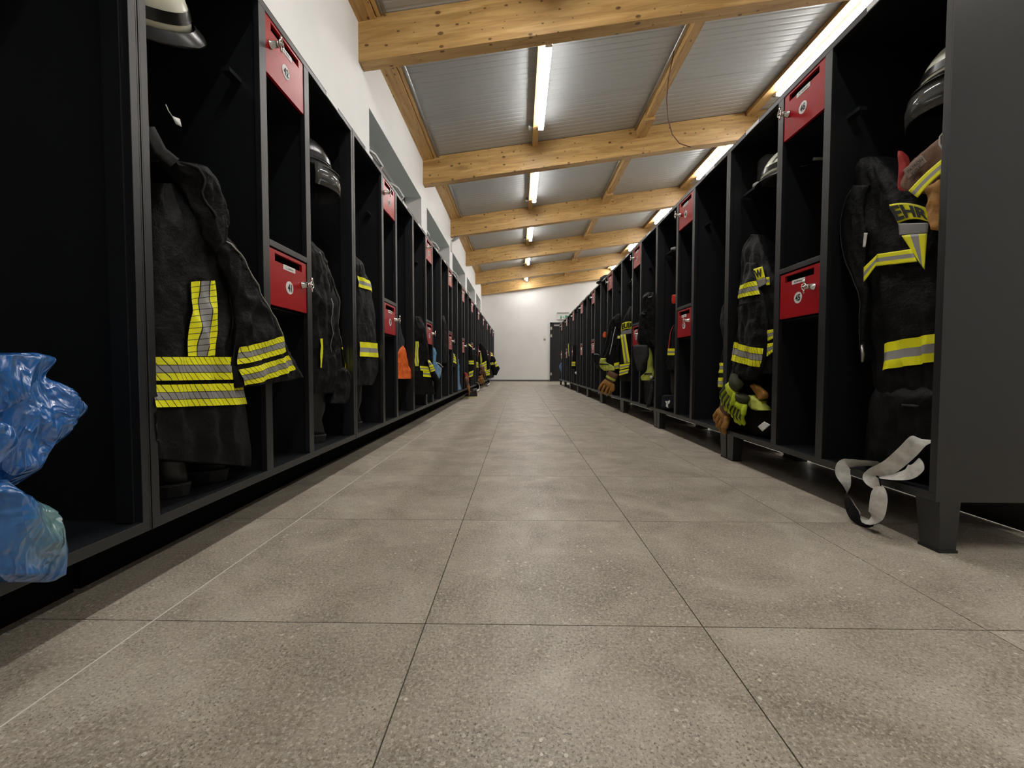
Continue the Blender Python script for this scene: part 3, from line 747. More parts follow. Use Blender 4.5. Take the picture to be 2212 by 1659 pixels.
def glove(label, side, wrist, tip, X, width, mat_hand, mat_cuff, group=None, cuff_band=None, spread=1.0, cuff_len=0.55, flip=1, pads=None, curl=0.02):
    """glove hanging from its cuff: wrist/tip are photo positions (u,v); width in metres"""
    a, b = at(wrist[0], wrist[1], X), at(tip[0], tip[1], X)
    d = (b-a).normalized(); Ln = (b-a).length; N = plane_n(X); sd = d.cross(N).normalized()*flip
    t_ = new_thing('glove', label, 'glove', Vector((a.x, (a.y+b.y)/2, min(a.z, b.z))), group)
    P = lambda l, x, n=0.0: a + d*(Ln*l) + sd*(width*x) + N*n
    def loft(sec, m_=16):
        rows = []
        for (l, x, hw, th, n) in sec:
            rows.append([P(l, x + hw*math.cos(2*PI*k/m_), n + th*math.sin(2*PI*k/m_)) for k in range(m_)])
        return MB().grid(rows, True, True)
    palm = loft([(cuff_len-0.04, 0, 0.40, 0.022, 0), (cuff_len+0.06, 0, 0.46, 0.026, 0.002), (cuff_len+0.12, 0, 0.50, 0.025, 0.004), (cuff_len+0.18, 0, 0.48, 0.018, 0.004)])
    fr = width*0.122; base = cuff_len+0.13
    for i, (x, ln) in enumerate(((-0.40, 0.86), (-0.135, 1.0), (0.14, 0.96), (0.40, 0.82))):
        L1 = base+(1-base)*ln
        palm.add(finger([P(base, x, 0.003), P((base+L1)/2, x*(1+0.15*spread), 0.012), P(L1, x*(1+0.25*spread), 0.012-curl)], fr))
    palm.add(finger([P(cuff_len+0.02, 0.40, 0.004), P(cuff_len+0.13, 0.62, 0.018), P(cuff_len+0.28, 0.66, 0.02)], fr*1.1))
    h = put('hand', palm, mat_hand, t_)
    cf = loft([(0.0, 0, 0.46, 0.030, 0), (0.12, 0, 0.45, 0.030, 0), (cuff_len*0.6, 0, 0.42, 0.028, 0), (cuff_len, 0, 0.40, 0.023, 0)])
    put('cuff', cf, mat_cuff, t_)
    if cuff_band:
        rows = []
        for l in (cuff_len*0.50, cuff_len*0.72):
            hw = 0.44 if l < cuff_len*0.6 else 0.418
            rows.append([P(l, (hw+0.02)*math.cos(2*PI*k/24), (0.036)*math.sin(2*PI*k/24)) for k in range(25)])
        put('cuff_band', MB().grid(rows, uvf=lambda i, k: (k*0.01, i)), cuff_band, t_)
    if pads:
        pd = MB()
        for i, (x, ln) in enumerate(((-0.40, 0.86), (-0.135, 1.0), (0.14, 0.96), (0.40, 0.82))):
            L1 = base+(1-base)*ln
            pd.tube([P(base+0.02, x, 0.003+fr*0.75), P((base+L1)/2, x*(1+0.15*spread), 0.012+fr*0.8), P(L1-0.05, x*(1+0.22*spread), 0.014+fr*0.5-curl)], [(fr*0.3, fr*0.62)]*3, 8, flat=N)
        put('finger_pads', pd, pads, t_)
    return t_
def boot(label, x, y, z, heading, group=None, h=0.30, pull=True):
    """fire boot; heading: direction of the toe about z"""
    t_ = new_thing('fire_boot', label, 'boot', Vector((x, y, z)), group); t_.rotation_euler = (0, 0, heading)
    rows = []
    def ring(zc, cx, rx, ry, n=14): return [(cx+rx*math.cos(2*PI*k/n), ry*math.sin(2*PI*k/n), zc) for k in range(n)]
    up = [ring(0.03, 0.06, 0.145, 0.048), ring(0.07, 0.05, 0.13, 0.05), ring(0.11, 0.015, 0.085, 0.052), ring(0.16, -0.02, 0.066, 0.053), ring(h*0.8, -0.022, 0.068, 0.056), ring(h, -0.022, 0.072, 0.060)]
    obj('upper', MB().grid(up, True, True), 'black_leather', t_, True)
    obj('sole', MB().grid([ring(0.0, 0.062, 0.148, 0.052, 18), ring(0.032, 0.060, 0.152, 0.054, 18)], True, True), 'rubber', t_, False)
    obj('sole_welt', MB().grid([ring(0.032, 0.060, 0.153, 0.055, 18), ring(0.038, 0.060, 0.150, 0.053, 18)], True, True), 'grey_cloth', t_, False)
    if pull:
        for s_ in (-1, 1): obj('pull_loop', MB().tube([(-0.022, s_*0.060, h-0.05), (-0.022, s_*0.064, h+0.005), (-0.022, s_*0.054, h-0.02)], [(0.012, 0.002)]*3, 6), 'grey_cloth', t_)
    return t_
def helmet(label, loc, rz, tilt=0.0, shell='helmet_cream', mark=None, flap=True, visor=True, group=None):
    t_ = thing('fire_helmet', label, 'helmet', loc, 0.0, group); t_.rotation_euler = (tilt, 0, rz)
    n = 28; rows = []
    for i in range(11):
        a = PI/2*i/10; z = 0.15*math.sin(a); r = math.cos(a)
        rows.append([(r*0.150*math.cos(2*PI*k/n), r*0.118*math.sin(2*PI*k/n), z) for k in range(n)])
    rows[-1] = [(0.001*math.cos(2*PI*k/n), 0.001*math.sin(2*PI*k/n), 0.15) for k in range(n)]
    obj('shell', MB().grid(rows, True, True), shell, t_, True)
    obj('liner', MB().grid([[(0.149*q*math.cos(2*PI*k/n), 0.117*q*math.sin(2*PI*k/n), z) for k in range(n)] for q, z in ((1.03, -0.003), (0.8, -0.006), (0.02, -0.006))], True, True), 'rubber', t_, True)
    br = []
    for (f, z) in ((1.0, 0.006), (1.16, -0.016), (1.18, -0.022), (1.0, -0.004)):
        br.append([(f*0.150*math.cos(2*PI*k/n)*(1.06 if math.cos(2*PI*k/n) > 0.2 else 1), f*0.118*math.sin(2*PI*k/n), z) for k in range(n)])
    obj('brim', MB().grid(br, True), 'helmet_black', t_, True)
    st = []
    for z, q in ((0.022, 1.012), (0.050, 0.985)):
        r = math.sqrt(max(0, 1-(z/0.15)**2))*1.018
        st.append([(r*0.150*math.cos(2*PI*k/n), r*0.118*math.sin(2*PI*k/n), z) for k in range(n)])
    obj('stripe', MB().grid(st, True), 'helmet_black', t_, True)
    obj('crest', MB().tube([(0.14*math.cos(a)*1.02, 0, 0.155*math.sin(a)) for a in [PI*k/12 for k in range(1, 12)]], 0.007, 6), shell, t_, True)
    if flap:
        fl = []
        for (z, q) in ((-0.01, 1.05), (-0.08, 1.12), (-0.19, 1.16), (-0.23, 1.1)):
            fl.append([(q*0.150*math.cos(a), q*0.118*math.sin(a)*1.05, z + 0.006*math.sin(5*a)) for a in [PI*0.45+PI*1.1*k/16 for k in range(17)]])
        o = obj('neck_flap', MB().grid(fl), 'grey_cloth', t_, True); so = o.modifiers.new('t', 'SOLIDIFY'); so.thickness = 0.006
    if visor:
        vs = []
        for (z, q) in ((-0.012, 1.16), (-0.06, 1.24), (-0.11, 1.22)):
            vs.append([(q*0.150*math.cos(a), q*0.118*math.sin(a), z) for a in [-PI*0.36+PI*0.72*k/14 for k in range(15)]])
        o = obj('visor', MB().grid(vs), 'visor', t_, True); so = o.modifiers.new('t', 'SOLIDIFY'); so.thickness = 0.003
    if mark:
        tb = text_mb(mark, 0.045, 0.03); o = MB()
        for q in tb.v:
            an = q.x/0.13; z = 0.082+q.y; r = math.sqrt(max(0, 1-(z/0.15)**2))*1.02
            o.v.append(Vector((r*0.150*math.cos(an+mark_ang), r*0.118*math.sin(an+mark_ang), z)))
        o.f = tb.f; obj('lettering', o, 'ink', t_)
    return t_
mark_ang = 0.0
def ribbon(pts, wdt, wdir, thick=0.002, n=6):
    """flat strap along points; wdir: width direction(s)"""
    P = [Vector(q) for q in pts]; D = wdir if isinstance(wdir, list) else [wdir]*len(P); rows = []
    dense = []; dd = []
    for i in range(len(P)-1):
        g = lambda k: P[min(max(k, 0), len(P)-1)]; h = lambda k: Vector(D[min(max(k, 0), len(D)-1)])
        for k in range(n):
            dense.append(crom(g(i-1), g(i), g(i+1), g(i+2), k/n)); dd.append(h(i).lerp(h(i+1), k/n).normalized())
    dense.append(P[-1]); dd.append(Vector(D[-1]).normalized())
    for i, p in enumerate(dense):
        tg = (dense[min(i+1, len(dense)-1)]-dense[max(i-1, 0)]).normalized(); nn = tg.cross(dd[i]); nn = nn.normalized() if nn.length > 1e-6 else Vector((0, 0, 1))
        a, b = p-dd[i]*wdt/2, p+dd[i]*wdt/2
        rows.append([a-nn*thick/2, b-nn*thick/2, b+nn*thick/2, a+nn*thick/2])
    return MB().grid(rows, True, True)

def strap(pts, wdt, twist, thick=0.002, n=6):
    """flat strap; twist[i]: 0 = broad side seen from the aisle, 90 = edge on"""
    P = [Vector(q) for q in pts]; dense = []; tw = []
    g = lambda k: P[min(max(k, 0), len(P)-1)]
    for i in range(len(P)-1):
        for k in range(n):
            dense.append(crom(g(i-1), g(i), g(i+1), g(i+2), k/n)); tw.append(twist[i]+(twist[i+1]-twist[i])*k/n)
    dense.append(P[-1]); tw.append(twist[-1]); fr, bk = [], []
    for i, p in enumerate(dense):
        tg = (dense[min(i+1, len(dense)-1)]-dense[max(i-1, 0)]).normalized()
        vw = (Vector((0, 0, CAM_H))-p).normalized(); wd = tg.cross(vw); wd = wd.normalized(); nn = wd.cross(tg)
        a = math.radians(tw[i]); wd2 = wd*math.cos(a)+nn*math.sin(a); n2 = nn*math.cos(a)-wd*math.sin(a)
        fr.append([p-wd2*wdt/2+n2*thick, p+wd2*wdt/2+n2*thick]); bk.append([p-wd2*wdt/2-n2*thick, p+wd2*wdt/2-n2*thick])
    return MB().grid(fr), MB().grid(bk)
# ================================================================== contents of the left row
def crop(ox, oy, s): return lambda rows: [tuple([oy+r[0]/s, ox+r[1]/s, ox+r[2]/s]) if len(r) == 3 else tuple([ox+r[0]/s, oy+r[1]/s, ox+r[2]/s, oy+r[3]/s]) for r in rows]
HB, PB = 'band_hatched', 'band_plain'
# --- blue sacks hanging out of the nearest locker
def sack(label, X, rows, m, seed, tf=0.09, tb=0.14, ripples=0.03, knot=None):
    s = Slab('L', X, rows, tf, tb, ripples, 8.0, seed, 2.0, (0.5, 0.35))
    t_ = new_thing('plastic_sack', label, 'bag', base_of([s]), None)
    put('sack_body', s.mb(6, 26, 10), m, t_)
    return t_, s
t_, s = sack('upper crumpled blue plastic sack hanging out of the nearest left locker', -0.87,
     [(762, -60, 90), (775, -80, 124), (812, -90, 112), (830, -90, 140), (850, -95, 172), (878, -100, 196), (905, -100, 184), (940, -100, 150), (980, -95, 118), (1020, -90, 96), (1062, -70, 40)], 'blue_film', 3, 0.05, 0.16, 0.028)
put('sack_fold', Slab('L', -0.82, [(765, -60, 60), (772, -70, 126), (800, -80, 108), (826, -80, 86), (858, -80, 50), (890, -80, 10)], 0.02, 0.03, 0.02, 10, 5).mb(5, 18), 'blue_film', t_)
put('sack_fold', Slab('L', -0.81, [(908, -60, 8), (930, -70, 38), (960, -70, 40), (990, -60, 16), (1010, -60, 0)], 0.03, 0.05, 0.016, 10, 8).mb(5, 16), 'blue_film', t_)
t_, s = sack('lower blue plastic sack bulging over the base rail of the nearest left locker', -0.83,
     [(1036, -50, 46), (1062, -80, 44), (1075, -80, 80), (1100, -90, 124), (1130, -95, 148), (1170, -95, 153), (1215, -95, 156), (1240, -90, 150), (1258, -80, 138)], 'blue_film_full', 11, 0.05, 0.13, 0.022)

# --- second locker, near bay: large hatched-band jacket, helmet, boots
BR = [(395, 362, 398), (450, 340, 440), (520, 322, 470), (575, 312, 505), (610, 305, 524), (650, 318, 532), (700, 300, 530), (765, 300, 508), (825, 298, 523), (880, 296, 537), (930, 298, 542), (972, 304, 548), (308, 988, 553, 1008)]
body = Slab('L', -0.915, BR, 0.03, 0.16, 0.014, 9, 1, fold=0.006, foldn=4)
hood = Slab('L', -0.90, [(345, 372, 396), (365, 382, 440), (392, 398, 462), (430, 408, 482), (470, 418, 496), (505, 430, 488), (545, 448, 470)], 0.05, 0.08, 0.024, 13, 2)
flap = Slab('L', -0.885, [(462, 520, 492, 508), (478, 555, 528, 562), (498, 610, 566, 636), (512, 665, 598, 690), (516, 735, 618, 735), (508, 790, 640, 778), (518, 838, 660, 815)], 0.02, 0.06, 0.014, 13, 3)
sh = lambda sl, u0, u1: None
garment('fire_jacket', 'black fire jacket with broad hatched yellow bands hanging beside red flap 41', [
    ('body', body, 'black_cloth', [('quad', HB+'_v', [(381, 608), (436, 606), (436, 769), (380, 769)], True, BR), ('quad', HB, [(322, 771), (502, 771), (522, 819), (318, 822)], False, BR), ('quad', HB, [(318, 831), (527, 827), (536, 872), (316, 880)], False, BR), ('cord', [(3.2, 0.55), (5.0, 0.50), (6.4, 0.62)], 'black_cloth', 0.003)]),
    ('sleeve', hood, 'black_cloth', [('cord', [(0.4, -0.2), (1.4, -0.35), (2.6, -0.6), (4.0, -0.55)], 'grey_cloth', 0.003)]),
    ('front_flap', flap, 'black_cloth', [('zip', [(0.2, 0.1), (1.0, 0.55), (2.0, 0.78), (3.0, 0.80), (3.9, 0.72), (4.5, 0.62)], 0.0028), ('band', HB, 4.0, 4.72, -0.9, 0.68, -0.28), ('band', HB, 4.92, 5.62, -0.9, 0.70, -0.28)]),
])
st = MB().tube([at(318, 275, -0.93), at(345, 325, -0.92), at(378, 352, -0.90)], [(0.016, 0.003)]*3, 6)
tag(put('carry_strap', st, 'grey_cloth', thing('carry_strap', 'dark webbing strap above the jacket with broad bands', 'strap', at(378, 352, -0.90))), None)
helmet('cream white helmet with black stripe at the top of the second left locker', (-1.10, 1.15, 1.57), math.radians(40), math.radians(52), 'helmet_cream', flap=False, visor=False)
boot('black boot under the broad-banded jacket, near one of the pair', -1.06, 1.17, ZB+0.024, math.radians(184))
boot('black boot under the broad-banded jacket, far one of the pair', -1.06, 1.33, ZB+0.024, math.radians(183))
# --- second locker, far bay
c3 = crop(660, 500, 3.608)
b2 = Slab('L', -0.95, c3([(60, 20, 70), (150, 20, 130), (260, 15, 178), (340, 15, 205), (460, 10, 250), (545, 10, 266), (700, 10, 262), (850, 10, 285), (1000, 10, 300), (1150, 10, 300), (1260, 20, 270)]), 0.05, 0.14, 0.014, 13, 6, fold=0.006)
garment('fire_jacket', 'plain black jacket with two grey zippers, just past red flap 41', [
    ('body', b2, 'black_cloth', [('zip', [(1.1, -0.2), (2.0, 0.05), (3.2, 0.12), (4.6, 0.2), (5.4, 0.15), (6.3, 0.15), (7.6, 0.02)], 0.0022), ('zip', [(1.9, 0.88), (3.0, 0.80), (4.4, 0.75), (5.6, 0.80), (6.5, 0.86), (7.3, 0.88)], 0.0022),
      ('patch', 'yellow_tape', 7.35, 8.9, 0.82, 0.94, 'yellow_tab'), ('patch', 'yellow_tape', 6.9, 8.4, -0.62, -0.50, 'yellow_tab')])])
helmet('dark helmet with smoked visor at the top of the bay past red flap 42', (-1.05, 1.95, 1.50), math.radians(25), 0.0, 'helmet_black', flap=False)
bp = Slab('L', -0.93, c3([(1060, 255, 300), (1120, 250, 350), (1200, 240, 368), (1280, 230, 365), (1340, 215, 320)]), 0.03, 0.12, 0.012, 14, 9)
garment('tool_bag', 'small black bag with grey trim hanging below the zippered jacket', [('body', bp, 'black_cloth', [('cord', [(0.1, 0.5), (1.5, 0.9), (2.6, 0.95)], 'grey_cloth', 0.006)])], 'bag')
boot('black boot below the zippered jacket, near one of the pair', -1.06, 1.88, ZB+0.024, math.radians(184))
boot('black boot below the zippered jacket, far one of the pair', -1.06, 2.02, ZB+0.024, math.radians(186))
# --- third locker
c4 = crop(755, 520, 4.045)
b3 = Slab('L', -0.93, c4([(125, 40, 72), (200, 35, 110), (330, 30, 166), (440, 30, 196), (560, 30, 223), (700, 30, 240), (890, 30, 246), (1015, 30, 250), (1130, 30, 266), (1262, 40, 212)]), 0.04, 0.12, 0.010, 13, 12)
garment('fire_jacket', 'black jacket sleeve with plain yellow and silver bands hanging by the second red flaps', [('sleeve', b3, 'black_cloth', [('band', PB, 2.0, 2.85, -0.72, 0.97, 0.25), ('band', PB, 6.0, 7.0, -0.72, 0.98, 0.06)])])
boot('black boot with pale piping under the plain-banded sleeve, near one', -1.06, 2.34, ZB+0.024, math.radians(182), h=0.32)
boot('black boot with pale piping under the plain-banded sleeve, far one', -1.06, 2.50, ZB+0.024, math.radians(182), h=0.32)
b4a = Slab('L', -0.94, c4([(690, 420, 436), (780, 418, 452), (880, 415, 484), (960, 412, 470), (1060, 410, 440)]), 0.02, 0.10, 0.006, 14, 14)
b4b = Slab('L', -0.93, c4([(915, 455, 478), (985, 425, 492), (1060, 420, 512), (1130, 415, 536), (1195, 410, 554), (1206, 415, 552)]), 0.02, 0.09, 0.010, 18, 15)
garment('lined_jacket', 'dark jacket turned out to show its bright orange lining', [('shell', b4a, 'navy_cloth'), ('lining', b4b, 'orange_cloth')])
boot('black boot below the orange lining', -1.06, 3.20, ZB+0.024, math.radians(182), h=0.34)
# --- fourth locker
c5 = crop(880, 640, 6.914)
PL4 = (-0.93, 3.62, -0.80, 3.85)
b5 = Slab('L', PL4, c5([(300, 110, 220), (470, 108, 280), (600, 108, 300), (800, 105, 326), (1030, 105, 332), (1110, 105, 345), (1200, 105, 356), (1330, 105, 400), (1465, 110, 430)]), 0.04, 0.12, 0.010, 14, 17)
s5 = Slab('L', nudge(PL4, 0.03), [(880+300/6.914, 640+960/6.914, 880+326/6.914, 640+940/6.914), (880+325/6.914, 640+1060/6.914, 880+380/6.914, 640+1040/6.914), (880+345/6.914, 640+1140/6.914, 880+410/6.914, 640+1110/6.914), (880+400/6.914, 640+1220/6.914, 880+460/6.914, 640+1200/6.914), (880+460/6.914, 640+1310/6.914, 880+512/6.914, 640+1295/6.914)], 0.02, 0.05, 0.006, 14, 18)
garment('fire_jacket', 'black jacket with double yellow bands at the hem, in the fourth left locker', [
    ('body', b5, 'black_cloth', [('vband', PB, 2.4, 4.1, -0.93, -0.62), ('band', PB, 4.1, 5.02, -0.5, 0.97, 0.1), ('band', PB, 5.08, 6.0, -0.2, 0.97, 0.1)]),
    ('sleeve', s5, 'black_cloth', [('band', PB, 0.1, 1.05, -0.95, 0.95), ('band', PB, 1.15, 1.9, -0.95, 0.95)])])
t_, s = sack('pale blue plastic sack sticking out past the third pair of red flaps', -0.91, c5([(765, 385, 408), (860, 380, 428), (990, 378, 432), (1060, 378, 500), (1100, 380, 535), (1150, 385, 522), (1200, 420, 492), (1235, 455, 478)]), 'pale_blue_film', 21, 0.03, 0.08, 0.012)
wp = MB().tube([at(943, 783, -0.92), at(950, 786, -0.91), at(957, 793, -0.90)], 0.004, 6)
put('tie_cord', wp, 'white_strap', t_)
# --- fifth locker
b6 = Slab('L', -0.93, c5([(290, 530, 568), (430, 530, 575), (560, 530, 606), (700, 530, 612), (860, 530, 618), (1000, 530, 590)]), 0.03, 0.10, 0.010, 16, 23)
garment('dark_jacket', 'plain black jacket just right of the pale blue sack', [('body', b6, 'black_cloth')])
b7 = Slab('L', -0.93, c5([(845, 672, 698), (900, 672, 712), (1000, 672, 726), (1060, 672, 720)]), 0.02, 0.08, 0.006, 16, 25)
garment('fire_jacket', 'jacket sleeve end with three narrow yellow bands, past the fourth lower red flap', [('sleeve', b7, 'black_cloth', [('band', PB, 0.5, 1.2, -0.8, 0.97, 0.2), ('band', PB, 1.3, 2.0, -0.8, 0.97, 0.2)])])
boot('black boot standing in the fifth left locker', -1.06, 5.74, ZB+0.024, math.radians(182), h=0.33)
# --- sixth locker: blue sack, gloves and a boot hanging out
t_, s = sack('blue plastic sack lying low in the sixth left locker', -0.93, c5([(940, 752, 770), (1100, 752, 766), (1250, 752, 774), (1330, 755, 790), (1380, 755, 822), (1412, 758, 832)]), 'pale_blue_film', 31, 0.03, 0.06, 0.01)
c6 = c5
red = Slab('L', -0.88, c5([(1140, 860, 885), (1200, 868, 915), (1270, 875, 925)]), 0.02, 0.05, 0.006, 16, 33)
garment('glove_cuff', 'dark red glove cuff hanging out above the tan glove in the sixth left locker', [('cuff', red, 'red_cloth')], 'glove')
glove('tan leather glove hanging out of the sixth left locker', 'L', (1007, 818), (1015, 852), -0.86, 0.10, 'tan_leather', 'brown_leather', cuff_len=0.35)
bt = thing('work_shoe', 'dark shoe with pale yellow sole hanging out over the aisle floor at left', 'shoe', (-0.85, 7.17, 0.0))
def ring2(zc, cy, ry, rx, n=16): return [(rx*math.cos(2*PI*k/n), cy+ry*math.sin(2*PI*k/n), zc) for k in range(n)]
obj('upper', MB().grid([ring2(0.03, 0, 0.12, 0.045), ring2(0.07, 0.02, 0.10, 0.046), ring2(0.11, 0.05, 0.06, 0.045), ring2(0.17, 0.06, 0.05, 0.045)], True, True), 'black_leather', bt, True)
obj('sole', MB().grid([ring2(0.0, 0, 0.125, 0.05), ring2(0.03, 0, 0.125, 0.05)], True, True), mat('pale_sole', (0.62, 0.58, 0.30), 0.6), bt)
obj('tongue', MB().box(-0.03, 0.03, 0.0, 0.05, 0.07, 0.12), 'white_strap', bt)
bpy.context.view_layer.update(); bt.rotation_euler = (0, 0, math.radians(-80))
# --- seventh to eleventh lockers
b8 = Slab('L', (-0.99, 7.45, -0.80, 7.5), c5([(700, 905, 940), (800, 905, 975), (960, 905, 992), (1020, 905, 996), (1110, 905, 990), (1210, 905, 972)]), 0.04, 0.10, 0.008, 16, 35)
garment('fire_jacket', 'black jacket with a single bright yellow band in the seventh left locker', [('body', b8, 'black_cloth', [('band', PB, 0.2, 0.55, -0.6, 0.8, 0.2), ('band', PB, 2.0, 2.95, -0.75, 0.98), ('band', PB, 4.1, 4.9, -0.7, 0.95, -0.15)])])
b9 = Slab('L', (-0.99, 8.68, -0.80, 8.72), c5([(880, 1022, 1046), (980, 1022, 1056), (1070, 1022, 1064)]), 0.02, 0.08, 0.006, 16, 37)
garment('fire_jacket', 'narrow sleeve with three short yellow bands in the eighth left locker', [('sleeve', b9, 'black_cloth', [('band', PB, 1.0, 1.4, -0.8, 0.97), ('band', PB, 1.5, 1.9, -0.8, 0.97)])])
b10 = Slab('L', (-0.99, 9.42, -0.75, 9.5), c5([(700, 1085, 1130), (800, 1080, 1180), (920, 1078, 1215), (1000, 1075, 1232), (1080, 1078, 1234), (1170, 1095, 1232), (1215, 1120, 1225)]), 0.05, 0.12, 0.010, 16, 39)
garment('fire_jacket', 'bulging jacket with drooping yellow bands in the eighth left locker', [('body', b10, 'black_cloth', [('band', PB, 2.7, 3.5, -0.9, 0.3, -0.5), ('band', PB, 3.6, 4.3, -0.9, 0.3, -0.5), ('band', PB, 4.3, 4.75, -0.1, 0.97, -0.2), ('band', PB, 4.85, 5.25, -0.1, 0.97, -0.2)])])
sc_ = Slab('L', (-0.99, 9.2, -0.75, 9.25), c5([(840, 1088, 1098), (900, 1084, 1108), (960, 1086, 1116), (1010, 1092, 1104)]), 0.015, 0.03, 0.004, 16, 41)
garment('scarf', 'yellow-green cloth end hanging in front of the eighth left locker', [('cloth', sc_, 'scarf_green')], 'scarf')
glove('tan glove dangling from the eighth left locker, upper one', 'L', (1041, 792), (1046, 818), (-0.99, 9.3, -0.75, 9.33), 0.11, 'brown_leather', 'brown_leather', cuff_len=0.3)
glove('tan glove dangling from the eighth left locker, lower one', 'L', (1037, 812), (1043, 831), (-0.99, 9.2, -0.75, 9.23), 0.11, 'tan_leather', 'tan_leather', cuff_len=0.25)
b11 = Slab('L', (-0.99, 13.1, -0.7, 13.2), c5([(830, 1238, 1262), (900, 1236, 1300), (980, 1234, 1335), (1040, 1236, 1362), (1075, 1250, 1382), (1130, 1275, 1358), (1180, 1285, 1335)]), 0.05, 0.12, 0.010, 16, 43)
garment('fire_jacket', 'farthest jacket with yellow bands, swinging out at the end of the left row', [('body', b11, 'black_cloth', [('band', PB, 0.2, 0.9, -0.7, 0.5, 0.3), ('band', PB, 2.1, 2.6, -0.95, -0.1, -0.1), ('band', PB, 2.3, 3.5, 0.15, 0.97, -0.6)])])
for (nm, pts, lab) in (('hanging_strap', [(1030, 826), (1034, 832), (1033, 842), (1028, 845)], 'black and white strap loop hanging over the left base rail, nearer one'), ('hanging_strap', [(1054, 818), (1057, 822), (1056, 830), (1052, 832)], 'black and white strap loop hanging over the left base rail, farther one')):
    P = [at(u, v, -0.88) for u, v in pts]
    tt = new_thing(nm, lab, 'strap', Vector((P[-1].x, P[-1].y, P[-1].z)))
    put('strap', ribbon(P, 0.045, Vector((1, 0.3, 0))), 'white_strap', tt, False)
    put('strap_back', ribbon([q+Vector((-0.01, -0.03, -0.012)) for q in P], 0.045, Vector((1, 0.3, 0))), 'black_cloth', tt, False)
# ================================================================== contents of the right row
# --- nearest locker, near bay: lettered jacket, leather gloves, helmet, strap
jr = Slab('R', 1.325, [(338, 1866, 1886), (352, 1850, 1905), (395, 1836, 1950), (440, 1822, 2010), (490, 1812, 2060), (545, 1828, 2080), (600, 1852, 2090), (680, 1864, 2090), (760, 1872, 2090), (830, 1880, 2090), (880, 1890, 2090)], 0.03, 0.14, 0.016, 9, 51, fold=0.004)
fl = Slab('R', 1.30, [(400, 1838, 1872), (450, 1818, 1862), (510, 1812, 1868), (570, 1822, 1866), (640, 1852, 1872), (720, 1858, 1866), (780, 1862, 1868)], 0.012, 0.04, 0.006, 12, 52)
def sOf(sl, r, u, v, X):   # lateral position on a slab for a photo position
    a, b = sl.edge(sl.A, r), sl.edge(sl.B, r); q = at(u, v, X); c = (a+b)/2; w = (b-a)/2
    return max(-0.98, min(0.98, (q-c).dot(w)/w.dot(w)))
jk = garment('fire_jacket', 'black jacket with yellow lettering and silver bands in the nearest right locker', [
    ('body', jr, 'black_cloth', [('band', PB, 8.0-0.35, 8.0+0.42, -0.50, 0.62, -0.25)]),
    ('front_flap', fl, 'black_cloth', [('cord', [(0.3, -0.6), (1.5, -0.75), (3.0, -0.5), (4.2, 0.0), (5.5, 0.1)], 'grey_cloth', 0.0014)])])
def decal(name, parent, quad, m, X, n=10, mid=0.0, lift=0.0, uv=None):
    """patch of tape: quad of photo points (tl, tr, br, bl) laid on the plane x = X, bowed towards the aisle"""
    rows = []
    for i in range(n+1):
        f = i/n; row = []
        for k in range(n+1):
            g = k/n
            u = (quad[0][0]*(1-g)+quad[1][0]*g)*(1-f) + (quad[3][0]*(1-g)+quad[2][0]*g)*f
            v = (quad[0][1]*(1-g)+quad[1][1]*g)*(1-f) + (quad[3][1]*(1-g)+quad[2][1]*g)*f
            v -= mid*4*g*(1-g)
            row.append(at(u, v, X))
        rows.append(row)
    W_ = (rows[0][-1]-rows[0][0]).length
    b = MB().grid(rows, uvf=(lambda a, b: (a/n*W_, b/n)) if uv == 'v' else (lambda a, b: (b/n*W_, a/n)))
    o = put(name, b, m, parent); so = o.modifiers.new('t', 'SOLIDIFY'); so.thickness = 0.002; so.offset = 0
    return o
def decal_text(parent, s, quad, X, mid=0.0, bold=0.04):
    b = text_mb(s, 1.0, bold); xs = [q.x for q in b.v]; x0, x1 = min(xs), max(xs); o = MB()
    for q in b.v:
        g = (q.x-x0)/(x1-x0); f = 0.5-q.y
        u = (quad[0][0]*(1-g)+quad[1][0]*g)*(1-f) + (quad[3][0]*(1-g)+quad[2][0]*g)*f
        v = (quad[0][1]*(1-g)+quad[1][1]*g)*(1-f) + (quad[3][1]*(1-g)+quad[2][1]*g)*f - mid*4*g*(1-g)
        o.v.append(at(u, v, X))
    o.f = list(b.f)
    return put('lettering', o, 'ink', parent, False)
XD = 1.292
decal('lettering_patch', jk, [(1921, 442), (2008, 452), (2008, 480), (1940, 482)], 'yellow_tape', XD, mid=8)
decal_text(jk, 'EHR', [(1919, 446), (2003, 456), (2005, 476), (1938, 478)], XD-0.004, mid=8)
decal('silver_patch', jk, [(1941, 483), (2006, 481), (2004, 504), (1943, 508)], 'silver_tape', XD)
decal('reflective_band', jk, [(1948, 509), (2003, 502), (1997, 582), (1985, 565)], PB, XD, uv='v')
decal('reflective_band', jk, [(1866, 578), (1896, 549), (1893, 573), (1866, 609)], PB, XD-0.002)
decal('reflective_band', jk, [(1895, 549), (1968, 538), (1981, 565), (1893, 575)], PB, XD-0.002)
decal('white_tab', jk, [(1867, 503), (1874, 503), (1869, 534), (1864, 534)], 'white_strap', XD)
put('zip_pull', MB().tube([at(1862, 745, 1.285), at(1864, 766, 1.282), at(1863, 782, 1.282)], [0.004, 0.006, 0.004], 6), 'steel_dark', jk)
# trousers and dark kit on the locker floor
tr = Slab('R', 1.31, [(835, 1880, 2060), (880, 1868, 2070), (930, 1862, 2080), (985, 1858, 2080), (1022, 1862, 2075)], 0.04, 0.16, 0.018, 10, 54)
garment('folded_trousers', 'black trousers heaped at the bottom of the nearest right locker', [('body', tr, 'black_cloth', [('cord', [(0.9, 0.1), (0.95, 0.4)], 'grey_cloth', 0.004)])], 'trousers')
